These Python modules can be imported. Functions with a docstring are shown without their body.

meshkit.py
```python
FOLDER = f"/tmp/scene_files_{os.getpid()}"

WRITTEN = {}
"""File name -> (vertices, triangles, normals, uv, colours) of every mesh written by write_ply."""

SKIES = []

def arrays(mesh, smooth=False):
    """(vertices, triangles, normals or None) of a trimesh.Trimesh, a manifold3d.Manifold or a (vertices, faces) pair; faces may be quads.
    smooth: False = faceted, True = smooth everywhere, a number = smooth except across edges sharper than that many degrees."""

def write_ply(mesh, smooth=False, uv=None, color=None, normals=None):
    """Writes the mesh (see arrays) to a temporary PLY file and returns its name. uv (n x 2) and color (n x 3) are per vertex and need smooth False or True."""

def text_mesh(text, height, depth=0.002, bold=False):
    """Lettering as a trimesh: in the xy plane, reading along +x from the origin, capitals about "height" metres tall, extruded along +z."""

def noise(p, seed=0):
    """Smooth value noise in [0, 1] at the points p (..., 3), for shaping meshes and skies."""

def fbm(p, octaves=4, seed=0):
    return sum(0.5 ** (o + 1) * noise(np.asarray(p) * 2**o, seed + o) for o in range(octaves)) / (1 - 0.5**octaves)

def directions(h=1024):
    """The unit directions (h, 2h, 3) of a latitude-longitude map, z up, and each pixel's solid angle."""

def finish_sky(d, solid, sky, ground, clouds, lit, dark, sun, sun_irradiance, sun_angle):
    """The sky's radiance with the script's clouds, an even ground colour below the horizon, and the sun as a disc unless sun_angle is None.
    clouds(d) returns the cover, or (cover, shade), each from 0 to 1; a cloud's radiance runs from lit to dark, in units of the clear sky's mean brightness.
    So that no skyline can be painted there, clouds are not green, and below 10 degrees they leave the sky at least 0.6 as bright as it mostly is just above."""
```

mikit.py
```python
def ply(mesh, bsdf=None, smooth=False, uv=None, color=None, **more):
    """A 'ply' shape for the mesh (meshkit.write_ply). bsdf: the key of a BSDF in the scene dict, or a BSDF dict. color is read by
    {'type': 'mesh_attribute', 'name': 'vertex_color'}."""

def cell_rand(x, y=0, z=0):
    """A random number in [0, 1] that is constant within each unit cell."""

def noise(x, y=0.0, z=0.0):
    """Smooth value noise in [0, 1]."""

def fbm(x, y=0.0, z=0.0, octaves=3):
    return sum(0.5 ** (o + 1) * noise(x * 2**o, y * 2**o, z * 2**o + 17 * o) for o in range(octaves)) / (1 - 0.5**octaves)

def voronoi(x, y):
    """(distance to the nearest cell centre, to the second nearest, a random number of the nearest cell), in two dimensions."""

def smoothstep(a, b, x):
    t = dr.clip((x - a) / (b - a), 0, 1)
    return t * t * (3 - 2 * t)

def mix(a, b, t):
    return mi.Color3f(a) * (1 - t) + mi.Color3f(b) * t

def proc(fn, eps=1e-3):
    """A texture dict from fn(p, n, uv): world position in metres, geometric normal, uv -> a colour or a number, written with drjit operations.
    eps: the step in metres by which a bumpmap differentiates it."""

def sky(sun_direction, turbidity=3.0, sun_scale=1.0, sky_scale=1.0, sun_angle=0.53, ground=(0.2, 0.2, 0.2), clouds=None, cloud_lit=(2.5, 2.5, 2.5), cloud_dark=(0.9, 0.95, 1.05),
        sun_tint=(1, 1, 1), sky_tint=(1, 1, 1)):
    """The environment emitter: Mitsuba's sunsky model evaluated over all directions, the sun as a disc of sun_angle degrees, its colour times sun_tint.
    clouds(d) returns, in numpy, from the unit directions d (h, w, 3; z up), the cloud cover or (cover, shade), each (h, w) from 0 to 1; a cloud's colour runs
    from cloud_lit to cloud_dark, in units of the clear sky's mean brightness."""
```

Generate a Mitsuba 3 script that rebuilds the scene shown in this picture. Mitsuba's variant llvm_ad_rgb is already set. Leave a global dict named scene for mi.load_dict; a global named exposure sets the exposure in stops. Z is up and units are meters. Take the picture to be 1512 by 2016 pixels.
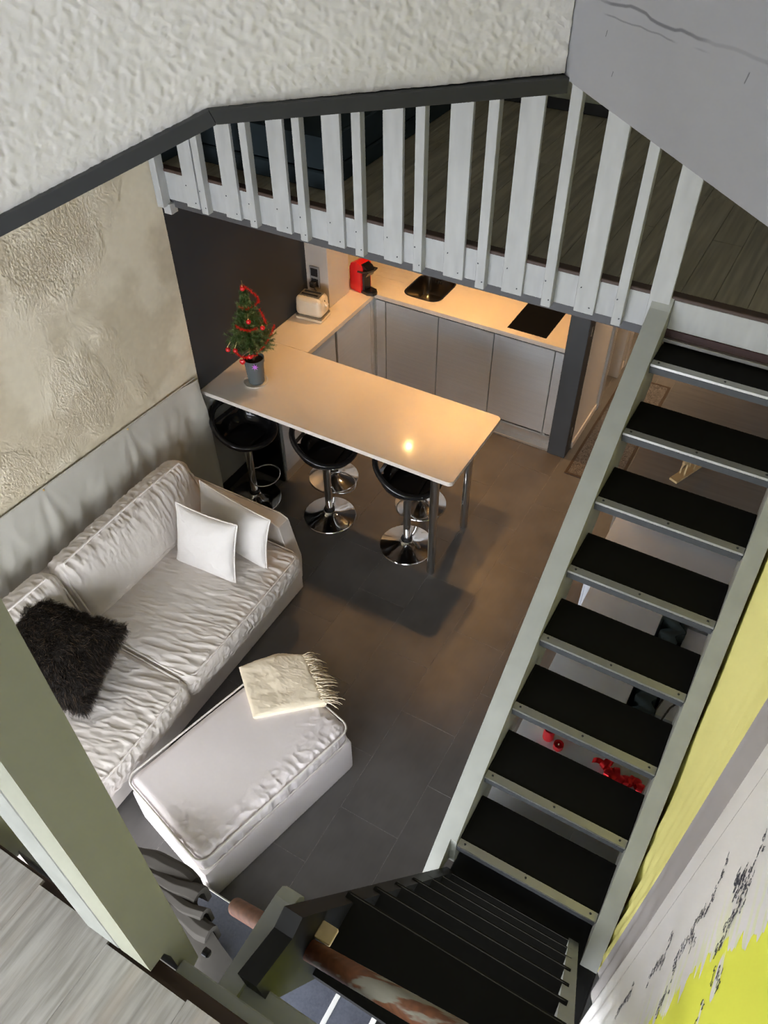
import math, random
import numpy as np, trimesh, mitsuba as mi, drjit as dr
import manifold3d as m3
import mikit, meshkit
from mikit import proc, noise, fbm, voronoi, smoothstep, mix, cell_rand
from trimesh.creation import extrude_polygon, revolve
from shapely.geometry import Polygon, box as sbox
T = mi.ScalarTransform4f
random.seed(7); rng = np.random.default_rng(7)
scene, labels = {}, {}

# ------------------------------------------------------------------ camera, sky, lamps, exposure
CAM = np.array([3.39612, -3.26224, 4.29102])
yaw, pitch, roll, focal = .5324, .7826, -.0115, 1563.25
fwd = np.array([-math.sin(yaw) * math.cos(pitch), math.cos(yaw) * math.cos(pitch), -math.sin(pitch)])
right = np.cross(fwd, [0, 0, 1]); right /= np.linalg.norm(right)
up = np.cross(right, fwd)
up = -math.sin(roll) * right + math.cos(roll) * up
scene['camera'] = {'type': 'perspective', 'fov': math.degrees(2 * math.atan(756 / focal)), 'fov_axis': 'x', 'near_clip': .02, 'far_clip': 200.,
                   'to_world': T().look_at(origin=CAM.tolist(), target=(CAM + fwd).tolist(), up=up.tolist())}
exposure = 0.52
SKY = 33.0
scene['sky'] = mikit.sky((-.35, -.75, .5), turbidity=4, sun_scale=0.0, sky_scale=SKY, ground=(.62, .63, .66),
                         clouds=lambda d: np.full(d.shape[:2], .85), cloud_lit=(1.9, 1.95, 2.05), cloud_dark=(1.2, 1.2, 1.2))
WARM = (1.0, .52, .17)
LAMP = 1200.0
lamp_spots = [(1.78, .55, 1.75, .085), (.82, 1.56, 1.25, .042), (.62, .62, .45, .042), (2.42, 2.75, 2.0, .07), (2.5, 4.0, 2.2, .06), (1.62, 1.72, 1.0, .042)]   # x, y, strength, depth of the can

# ------------------------------------------------------------------ helpers
def num(name):
    if name not in USED: USED[name] = 0; return name
    USED[name] += 1
    return '%s_%03d' % (name, USED[name])
USED = {}
def put(name, mesh, mat, parent=None, smooth=False, label=None, **kw):
    key = num((parent + '__' if parent else '') + name)
    scene[key] = mesh if isinstance(mesh, dict) else mikit.ply(mesh, mat, smooth, **kw)
    if label: labels[key] = {'label': label}
    return key
def copyof(name, d, M, parent=None):
    key = num((parent + '__' if parent else '') + name)
    scene[key] = {**d, 'to_world': M}
    return key
def thing(name, label, cat, group=None):
    key = num(name); labels[key] = {'label': label, 'category': cat}
    if group: labels[key]['group'] = group
    return key
def single(name, mesh, mat, label, cat, smooth=False, group=None, **kw):
    k = put(name, mesh, mat, None, smooth, **kw); labels[k] = {'label': label, 'category': cat}
    if group: labels[k]['group'] = group
    return k
def struct(name, mesh, mat, label=None, smooth=False):
    k = put(name, mesh, mat, None, smooth); labels[k] = {'kind': 'structure'}
    if label: labels[k]['label'] = label
    return k
def stuff(k): labels.setdefault(k, {})['kind'] = 'stuff'; return k
cat = trimesh.util.concatenate
def box(x0, x1, y0, y1, z0, z1, c=0.0):
    lo, hi = np.array([min(x0, x1), min(y0, y1), min(z0, z1)]), np.array([max(x0, x1), max(y0, y1), max(z0, z1)])
    if c <= 0:
        return trimesh.creation.box(bounds=[lo, hi])
    c = min(c, (hi - lo).min() * .45)
    pts = []
    for i in range(8):
        s = np.array([i & 1, i >> 1 & 1, i >> 2 & 1])
        p = np.where(s, hi, lo); d = np.where(s, -c, c)
        for a in range(3):
            q = p + d; q[a] = p[a]; pts.append(q)
    return trimesh.convex.convex_hull(np.array(pts))
def move(m, x=0, y=0, z=0, rz=0, rx=0, ry=0):
    m = m.copy()
    for a, v in ((rx, [1, 0, 0]), (ry, [0, 1, 0]), (rz, [0, 0, 1])):
        if a: m.apply_transform(trimesh.transformations.rotation_matrix(math.radians(a), v))
    m.apply_translation([x, y, z]); return m
def prism_yz(pts, x0, x1):            # polygon in (y, z) extruded along x
    m = extrude_polygon(pts if hasattr(pts, 'exterior') else Polygon(pts).buffer(0), abs(x1 - x0), engine='earcut')
    v = m.vertices.copy(); m.vertices = np.stack([v[:, 2] + min(x0, x1), v[:, 0], v[:, 1]], 1)
    return m
def prism_xy(poly, z0, z1):
    m = extrude_polygon(poly if hasattr(poly, 'exterior') else Polygon(poly), z1 - z0, engine='earcut'); m.apply_translation([0, 0, z0]); return m
def tube(pts, r, n=10, closed=False, caps=True):
    p = np.asarray(pts, float); k = len(p); r = np.broadcast_to(r, (k,))
    t = (np.roll(p, -1, 0) - np.roll(p, 1, 0)) if closed else np.gradient(p, axis=0)
    t /= np.linalg.norm(t, axis=1, keepdims=True) + 1e-12
    a = np.cross(t[0], [0, 0, 1] if abs(t[0, 2]) < .9 else [1, 0, 0]); A = []
    for i in range(k):
        a = a - t[i] * (a @ t[i]); a /= np.linalg.norm(a); A.append(a)
    A = np.array(A); B = np.cross(t, A); th = np.arange(n) * 2 * math.pi / n
    v = p[:, None] + r[:, None, None] * (np.cos(th)[None, :, None] * A[:, None] + np.sin(th)[None, :, None] * B[:, None])
    f = []
    for i in range(k if closed else k - 1):
        j = (i + 1) % k
        for q in range(n):
            w = (q + 1) % n
            f += [[i * n + q, i * n + w, j * n + w], [i * n + q, j * n + w, j * n + q]]
    v = v.reshape(-1, 3)
    if not closed and caps:
        v = np.vstack([v, p[0], p[-1]]); c0 = len(v) - 2
        for q in range(n):
            w = (q + 1) % n
            f += [[c0, w, q], [c0 + 1, (k - 1) * n + q, (k - 1) * n + w]]
    return trimesh.Trimesh(v, f, process=False)
def grid_faces(nu, nv, wrapu=False):
    i, j = np.meshgrid(np.arange(nu if wrapu else nu - 1), np.arange(nv - 1), indexing='ij')
    a, b = i * nv + j, ((i + 1) % nu) * nv + j
    return np.vstack([np.stack([a, b, b + 1], -1).reshape(-1, 3), np.stack([a, b + 1, a + 1], -1).reshape(-1, 3)])
def grid(P, wrapu=False):             # P (nu, nv, 3)
    return trimesh.Trimesh(P.reshape(-1, 3), grid_faces(P.shape[0], P.shape[1], wrapu), process=False)
def lathe(prof, n=40):
    m = revolve(np.array(prof, float), sections=n); return m
def rbox(sx, sy, sz, r, step, bulge=(0, 0, 0), disp=None):
    """Rounded, bulging box about the origin, its faces gridded; disp(p, n) gives displacement along the normal."""
    n = [max(2, int(round(s / step)) + 1) for s in (sx, sy, sz)]
    h = np.array([sx, sy, sz]) / 2; V, F, o = [], [], 0
    for ax in range(3):
        u, v = [(1, 2), (2, 0), (0, 1)][ax]
        a, b = np.meshgrid(np.linspace(-1, 1, n[u]), np.linspace(-1, 1, n[v]), indexing='ij')
        for s in (-1, 1):
            P = np.zeros(a.shape + (3,)); P[..., u], P[..., v], P[..., ax] = a * h[u], b * h[v], s * h[ax]
            f = grid_faces(n[u], n[v])
            V.append(P.reshape(-1, 3)); F.append((f if s > 0 else f[:, ::-1]) + o); o += len(V[-1])
    V, F = np.vstack(V), np.vstack(F)
    inner = np.maximum(h - r, 1e-4); c = np.clip(V, -inner, inner); d = V - c
    nrm = d / (np.linalg.norm(d, axis=1, keepdims=True) + 1e-12)
    P = c + r * nrm
    q = np.clip(V / h, -1, 1)
    for ax in range(3):
        u, v = [(1, 2), (2, 0), (0, 1)][ax]
        P[:, ax] += np.sign(nrm[:, ax]) * np.abs(nrm[:, ax]) * bulge[ax] * (1 - q[:, u] ** 2) * (1 - q[:, v] ** 2)
    if disp is not None: P = P + nrm * disp(P, nrm)[:, None]
    m = trimesh.Trimesh(P, F, process=False); m.merge_vertices(digits_vertex=5)
    return m
def ridge(p, seed=0, oct=3):
    return 1 - np.abs(2 * meshkit.fbm(p, oct, seed) - 1)
def hull_pts(*pts): return trimesh.convex.convex_hull(np.array(pts))

# ------------------------------------------------------------------ materials
def mat(name, d): scene[name] = {'type': 'twosided', 'b': d}; return name
def rgb(c): return {'type': 'rgb', 'value': [float(x) for x in c]} if isinstance(c, (tuple, list)) else c
def pr(name, c, rough=.5, metal=0.0, **kw):
    return mat(name, {'type': 'principled', 'base_color': rgb(c), 'roughness': rough, 'metallic': metal, **{'specular': .5, **kw}})
def bump(name, c, h, scale, rough=.8, eps=2e-3, **kw):
    return mat(name, {'type': 'bumpmap', 'arbitrary': proc(h, eps), 'scale': scale, 'bsdf': {'type': 'principled', 'base_color': rgb(c), 'roughness': rough, 'specular': .3, **kw}})

pr('m_stucco', (.84, .815, .755), .9)
def beige_c(p, n, uv):
    a = smoothstep(.36, .66, fbm(p.y * 4.2 + 5, p.z * 4.2, p.x * 4.2, 5)) * .8 + .2 * noise(p.y * 40, p.z * 40)
    return mix((.53, .46, .335), (.69, .62, .48), a)
def beige_h(p, n, uv):
    patch = smoothstep(.40, .52, fbm(p.y * 3.0 + 3, p.z * 3.0, p.x * 3, 3))
    return fbm(p.y * 105, p.z * 105, p.x * 105, 2) * (.35 + .65 * patch) + patch * .5
bump('m_beige', proc(beige_c), beige_h, .009, .95)
pr('m_darkwall', (.024, .026, .028), .75)
pr('m_woodceil', (.075, .064, .052), .7)
pr('m_white', (.74, .74, .73), .6)
pr('m_greywall', (.42, .42, .435), .75)
pr('m_greypanel', (.30, .295, .28), .35)
pr('m_mezzwall', (.46, .47, .40), .9)
pr('m_ceiling', (.70, .69, .66), .95)
def tile_c(p, n, uv):
    g = fbm(p.x * 5, p.y * 5, 0, 4) * .85 + fbm(p.x * 160, p.y * 18, 1, 2) * .15
    return mix((.075, .070, .066), (.128, .121, .115), g)
pr('m_tile', proc(tile_c), .36)
pr('m_joint', (.30, .28, .26), .8)
def plank_c(p, n, uv):
    k = cell_rand(dr.floor(p.x / .14), dr.floor(p.y / 1.1), 3)
    g = fbm(p.x * 60, p.y * 3.0, k * 40, 4)
    return mix((.14, .124, .085), (.36, .32, .23), g * .8 + k * .2)
pr('m_plank_dark', proc(plank_c), .5)
def plank2_c(p, n, uv):
    k = cell_rand(dr.floor((p.x - .06) / .2), 1, 3)
    g = fbm(p.x * 130, p.y * 11.0, k * 40, 4) * .65 + fbm(p.x * 24, p.y * 5, k * 9, 3) * .35
    c = mix((.25, .235, .21), (.42, .405, .375), smoothstep(.25, .75, g))
    return mix(c, (.44, .38, .32), smoothstep(.5, .8, fbm(p.x * 20 + 9, p.y * 2.0, 2, 3)) * .5)
pr('m_plank_grey', proc(plank2_c), .55)
def paint_c(p, n, uv):
    g = fbm(p.x * 30, p.y * 30, p.z * 5, 3)
    return mix((.335, .340, .33), (.43, .435, .425), g)
pr('m_baluster', proc(paint_c), .5)
def sage_c(p, n, uv):
    g = fbm(p.x * 9, p.y * 9, p.z * 9, 3)
    return mix((.265, .275, .25), (.33, .34, .31), g)
pr('m_sage', proc(sage_c), .5)
pr('m_sage_dark', (.31, .315, .245), .55)
pr('m_trim', (.030, .032, .033), .55)
pr('m_beam', (.060, .060, .062), .5)
pr('m_post', (.042, .046, .050), .5)
pr('m_browntrim', (.055, .032, .022), .6)
def pole_c(p, n, uv):
    g = smoothstep(.50, .60, fbm(p.x * 9, p.y * 60, p.z * 9, 4) + smoothstep(2.9, 3.25, p.x) * .16 - .14)
    return mix(mix((.15, .052, .020), (.075, .028, .012), fbm(p.x * 30, p.y * 90, p.z * 90, 2)), (.18, .172, .135), g)
pr('m_pole', proc(pole_c), .55)
pr('m_rubber', (.0085, .0085, .008), .8, specular=.15)
pr('m_wornedge', (.040, .036, .031), .6)
pr('m_blackpaint', (.011, .0115, .012), .5, specular=.3)
pr('m_alu', (.60, .595, .56), .42, 1.0)
pr('m_chrome', (.80, .80, .80), .06, 1.0)
pr('m_steel', (.36, .34, .31), .2, 1.0)
def brushed_c(p, n, uv):
    g = fbm(p.x * 3, p.y * 3, p.z * 220, 2)
    return mix((.66, .68, .70), (.78, .80, .82), g)
pr('m_cabinet', proc(brushed_c), .42, .6)
pr('m_plinth', (.62, .62, .61), .3, .9)
pr('m_worktop', (.76, .71, .65), .10, specular=.3)
pr('m_hob', (.004, .004, .004), .03, specular=.25)
pr('m_blackgloss', (.007, .007, .008), .12)
pr('m_black', (.012, .012, .012), .5)
pr('m_red', (.55, .012, .015), .12, clearcoat=.6)
pr('m_redfoil', (.62, .02, .03), .25, .7)
pr('m_cream', (.74, .68, .55), .25)
pr('m_toastband', (.20, .19, .16), .3, .6)
pr('m_pot', (.075, .088, .090), .45)
pr('m_saucer', (.78, .76, .70), .25)
pr('m_bark', (.09, .055, .03), .9)
pr('m_soil', (.02, .014, .01), .95)
pr('m_needle', (.050, .10, .022), .6)
pr('m_needle2', (.13, .17, .05), .6)
pr('m_tinsel', (.70, .03, .02), .25, .6)
pr('m_purple', (.45, .10, .55), .4)
pr('m_gold', (.80, .58, .25), .3, .8)
def sofa_c(p, n, uv):
    g = fbm(p.x * 9, p.y * 9, p.z * 9, 3)
    return mix((.50, .455, .415), (.60, .555, .515), g)
pr('m_sofa', proc(sofa_c), .7, sheen=.5, sheen_tint=.5)
pr('m_piping', (.68, .64, .60), .7)
pr('m_ottoman', (.64, .59, .585), .55, sheen=.5)
pr('m_pillow', (.56, .53, .50), .75, sheen=.4)
pr('m_fur', (.013, .010, .008), .8, specular=.2)
pr('m_fur_brown', (.065, .042, .026), .75, specular=.2)
pr('m_throw', (.72, .63, .48), .95, sheen=.6)
pr('m_sheet', (.43, .41, .36), .9)
pr('m_darkcloth', (.043, .038, .032), .95, sheen=.2)
def slate_c(p, n, uv):
    s = smoothstep(.012, .0, dr.abs(p.y + 2.86 + .09 * (p.x - 2.2) + .02 * noise(p.x * 14, 3)) ) * smoothstep(.45, .6, noise(p.x * 5 + 1, 7))
    g = fbm(p.x * 120, p.y * 120, 0, 2)
    return mix(mix((.085, .095, .125), (.12, .13, .165), g), (.34, .36, .42), s * .5)
pr('m_slate', proc(slate_c), .42)
def mat_c(p, n, uv):
    g = noise(p.x * 260, p.y * 260) * .6 + noise(p.x * 120, p.y * 330) * .4
    return mix((.045, .038, .034), (.15, .135, .125), smoothstep(.3, .7, g))
pr('m_doormat', proc(mat_c), .95)
pr('m_matedge', (.045, .028, .018), .8)
def wood_c(p, n, uv):
    g = fbm(p.x * 5, p.y * 60, p.z * 5, 3)
    return mix((.15, .138, .128), (.20, .186, .172), g)
pr('m_wood', proc(wood_c), .45)
pr('m_rawwood', (.50, .38, .21), .7)
pr('m_redbrown', (.035, .012, .010), .5)
pr('m_whitegloss', (.72, .77, .86), .18)
pr('m_pillar', (.48, .455, .42), .5)
pr('m_hallwall', (.74, .67, .60), .8)
pr('m_doorframe', (.42, .40, .37), .6)
pr('m_socket', (.20, .20, .20), .5)
pr('m_teal', (.012, .022, .026), .9)
pr('m_teal2', (.020, .032, .036), .9)
pr('m_curtaindark', (.012, .022, .024), .9)
pr('m_ink', (.045, .045, .06), .8)
pr('m_wax', (.75, .70, .55), .5)
pr('m_candle', (.42, .012, .018), .25)
def curtain_c(p, n, uv):
    y, z = p.y, p.z
    # brushed boundary between the white ground and the lower yellow field, running over the cloth
    d = -y - 2.635 + .055 * (noise(z * 42 + 4, y * 9) - .5) + .02 * (noise(z * 110, y * 14 + 5) - .5) - .05 * smoothstep(2.85, 3.05, z)
    for cy, cz, ry, rz_ in ((-2.70, 2.925, .035, .022), (-2.745, 2.865, .022, .006), (-2.60, 2.60, .03, .02)):
        d = dr.minimum(d, dr.sqrt(dr.square((y - cy) / ry) + dr.square((z - cz) / rz_)) * .02 - .02 + .012 * (noise(z * 150, y * 40) - .5))
    yel = smoothstep(.0, .004, d)
    wash = smoothstep(-.13, .0, d) * smoothstep(.50, .64, noise(z * 60, y * 16 + 3))
    white = mix((.78, .75, .725), (.76, .775, .50), wash * .75)
    lower = mix(white, (.74, .76, .09), yel)
    seam = smoothstep(.0022, .001, dr.abs(y + 2.288 + .012 * (z - 2)))
    lower = mix(lower, (.28, .25, .23), seam * .7)
    c = dr.select(y > -2.200, mi.Color3f(.36, .335, .325), lower)
    return dr.select(y > -1.990, mi.Color3f(.86, .80, .29), c)
mat('m_curtain', {'type': 'principled', 'base_color': proc(curtain_c), 'roughness': .85, 'specular': .2, 'sheen': .3})

# ------------------------------------------------------------------ room shell
BX0, BX1, BY0, BY1, ZT = -0.12, 3.66, -4.7, 5.2, 5.2
# ground floor of long dark tiles, half-offset courses
struct('floor', box(-.3, 4.0, -5.2, 5.2, -.12, -.0015), 'm_joint')
tw, tl, gap = .3648, .70, .0013
tile_d = mikit.ply(box(gap / 2, tw - gap / 2, gap / 2, tl - gap / 2, -.012, 0, .0008), 'm_tile')
nt = 0
for i in range(-6, 5):
    x = 2.1625 + i * tw
    off = -1.682 if i % 2 == 0 else -1.334
    for j in range(-4, 10):
        y = off + j * tl
        if y + tl < -4.4 or x > 3.64 or x + tw < 0 or y > 4.6: continue
        copyof('tile', tile_d, T().translate([x, y, 0]), 'floor')
struct('wall_left', box(-.2, 0, BY0, 0.0, 0, ZT), 'm_beige')
struct('wall_left_001', box(-.2, -.003, 0.0, 1.36, 1.0, 2.34), 'm_darkwall', 'dark charcoal painted wall beside the bar table')
struct('wall_left_002', box(-.2, -.004, 0.0, BY1, 0, 1.0), 'm_greypanel')
struct('wall_left_003', box(-.2, -.004, 1.36, BY1, 1.0, 2.34), 'm_white')
struct('wall_left_004', box(-.2, -.004, 0.0, BY1, 2.34, ZT), 'm_teal2')
struct('baseboard_left', box(-.004, .012, .012, .34, 0, .085, .003), 'm_blackpaint')
struct('wall_back', box(-.2, 2.05, 2.34, 2.46, 0, 2.34), 'm_darkwall')
struct('wall_back_001', box(2.0, 3.9, 5.0, 5.2, 0, 2.34), 'm_hallwall')
rw = sbox(BY0, 0, BY1, ZT).difference(sbox(-4.6, .72, -3.15, 2.36))
struct('wall_right', prism_yz(rw, 3.68, 3.86), 'm_white')
struct('window_3', cat([box(3.74, 3.80, -4.6, -3.15, .72, .77), box(3.74, 3.80, -4.6, -3.15, 2.31, 2.36), box(3.74, 3.80, -4.6, -4.55, .72, 2.36), box(3.74, 3.80, -3.2, -3.15, .72, 2.36)]), 'm_white')
struct('ceiling', box(-.3, 3.9, BY0 - .1, BY1, ZT, ZT + .1), 'm_ceiling')
struct('ceiling_001', box(-.2, 3.70, .121, 5.2, 2.338, 2.36), 'm_woodceil', 'dark wooden ceiling above the kitchen and hall')
struct('wall_mezzanine', box(-.2, 3.68, 1.965, 2.1, 2.53, ZT), 'm_mezzwall')
struct('baseboard_mezzanine', box(1.1, 3.66, 1.95, 1.965, 2.533, 2.60, .004), 'm_black')
# window wall behind the camera, with a glazed lower opening under the loft and a gable opening above it
def window_wall():
    holes = [(0.1, 3.6, .03, 2.36), (0.8, 3.1, 2.74, 3.75)]
    poly = sbox(-.2, 0, 3.66, ZT)
    for x0, x1, z0, z1 in holes: poly = poly.difference(sbox(x0, z0, x1, z1))
    m = extrude_polygon(poly, .18, engine='earcut'); v = m.vertices.copy()
    m.vertices = np.stack([v[:, 0], -4.7 + v[:, 2], v[:, 1]], 1); m.invert()
    struct('wall_front', m, 'm_white')
    for i, (x0, x1, z0, z1) in enumerate(holes):
        fr = [box(x0, x1, -4.66, -4.60, z0, z0 + .05), box(x0, x1, -4.66, -4.60, z1 - .05, z1), box(x0, x0 + .05, -4.66, -4.60, z0, z1), box(x1 - .05, x1, -4.66, -4.60, z0, z1), box((x0 + x1) / 2 - .03, (x0 + x1) / 2 + .03, -4.66, -4.60, z0, z1)]
        struct('window_%d' % (i + 1), cat(fr), 'm_white')
window_wall()

# mezzanine slab, planks, and the kitchen's hall wall
struct('floor_001', box(-.2, 3.70, .075, 5.2, 2.36, 2.517), 'm_browntrim', 'mezzanine floor of dark brown wood planks')
pd = {}
for i in range(27):
    x0 = i * .14
    for j, (a, b) in enumerate([(.06, .62 + .31 * (i % 3)), (.6215 + .31 * (i % 3), 1.96)]):
        put('plank', box(x0 + .0008, x0 + .1392, a, b - .0008, 2.517, 2.532, .0015), 'm_plank_dark', 'floor_001')
# loft floor: grey laminate planks, ends not quite in line
struct('floor_002', box(-.0, 3.66, -4.52, -3.095, 2.42, 2.588), 'm_browntrim', 'loft floor of grey laminate planks with uneven cut ends')
ends = {9: -3.074, 10: -3.080, 11: -3.078, 12: -3.089, 13: -3.103, 14: -3.098, 15: -3.10, 16: -3.10, 17: -3.10}
for i in range(0, 18):
    x0 = .06 + i * .2
    put('plank', box(x0 + .0002, min(x0 + .1998, 3.655), -4.5, ends.get(i, -3.08), 2.588, 2.60, .0004), 'm_plank_grey', 'floor_002')

# diagonal loft walls
R2 = math.sqrt(.5)
def diag(s, d, z): return np.array([2.79 + s * R2 + d * R2, -1.44 + s * R2 - d * R2, z])      # stucco wall: along (1,1), d towards the viewer
def stucco_wall():
    ds = .0031
    S = np.arange(-2.3, .0001, ds); nz = 420
    zb = np.where(S > -.768, 3.752, 3.752 - (-.768 - S) * .3645)
    t = np.linspace(0, 1, nz)
    Z = zb[:, None] + (4.62 - zb)[:, None] * t
    SS = np.repeat(S[:, None], nz, 1)
    q = np.stack([SS * 92 + 40 * Z, SS * 0, Z * 58], -1)
    h = (meshkit.noise(q, 1) - .5) * .0042 + (meshkit.noise(q * 1.7 + 7, 5) - .5) * .0034 + (meshkit.noise(q * 3.3 + 3, 6) - .5) * .0014
    h = h + (meshkit.fbm(q * .12, 2, 8) - .5) * .003
    P = np.stack([2.79 + SS * R2 + h * R2, -1.44 + SS * R2 - h * R2, Z], -1)
    front = grid(P)
    zt = 4.62
    back = [diag(S[0], -.12, zb[0]), diag(-.768, -.12, 3.752), diag(0, -.12, 3.752), diag(0, -.12, zt), diag(S[0], -.12, zt)]
    poly = [(S[0], zb[0]), (-.768, 3.752), (0, 3.752), (0, ZT), (S[0], ZT)]
    m = extrude_polygon(Polygon(poly), .12, engine='earcut'); v = m.vertices
    body = trimesh.Trimesh(np.array([diag(a, -.125 + c, b) for a, b, c in v]), m.faces, process=False)
    struct('wall_loft', cat([front, body]), 'm_stucco', 'rough white stucco wall with a dark board along its cut lower edge', True)
    for k, pts in enumerate([[(-2.3, 3.752 - 1.532 * .3645), (-.768, 3.752), (-.757, 3.725), (-2.3, 3.712 - 1.532 * .3645)], [(-.767, 3.752), (0.0, 3.748), (0.0, 3.717), (-.756, 3.725)]]):
        m = extrude_polygon(Polygon(pts).buffer(0), .15, engine='earcut'); v = m.vertices
        struct('trim_%d' % (k + 1), trimesh.Trimesh(np.array([diag(a, -.13 + c, b) for a, b, c in v]), m.faces, process=False), 'm_trim',
               ['dark grey sloping board under the stucco wall', 'dark grey level board under the stucco wall'][k])
stucco_wall()
def grey_c(p, n, uv):
    s = (p.x - 2.79) * 1.41421
    line = p.z - (3.905 + .052 * s + .010 * (noise(s * 9, 3) - .5) + .005 * noise(s * 40, 1))
    line2_ = p.z - (3.890 + .062 * (s - .157) + .004 * noise(s * 30, 2))
    brk = smoothstep(.35, .55, noise(s * 9 + 2, 4))
    k = smoothstep(.0042, .001, dr.abs(line)) * (.25 + .55 * brk) * smoothstep(.05, .12, s) + smoothstep(.0022, .0006, dr.abs(line2_)) * .5 * smoothstep(.40, .6, noise(s * 12, 9)) * smoothstep(.12, .15, s) * smoothstep(.5, .44, s)
    for ts, tz, tl_ in ((.149, 3.862, .007), (.198, 3.804, .006), (.597, 3.908, .010)):
        k = k + smoothstep(.0022, .0008, dr.abs(s - ts - .3 * (p.z - tz))) * smoothstep(tl_, tl_ * .7, dr.abs(p.z - tz)) * .8
    k = dr.clip(k, 0, 1)
    return mix(mix((.36, .36, .375), (.40, .40, .41), fbm(p.x * 4, p.y * 4, p.z * 4, 3)), (.14, .14, .15), k)
pr('m_greyloft', proc(grey_c), .8)
def diag2(s, d, z): return np.array([2.79 + s * R2 - d * R2, -1.44 - s * R2 - d * R2, z])
m = extrude_polygon(sbox(-.02, 3.742, 1.24, ZT), .1, engine='earcut')
struct('wall_loft_001', trimesh.Trimesh(np.array([diag2(a, -.1 + c, b) for a, b, c in m.vertices]), m.faces, process=False), 'm_greyloft', 'smooth grey wall with a hairline crack, beside the stucco wall')

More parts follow.
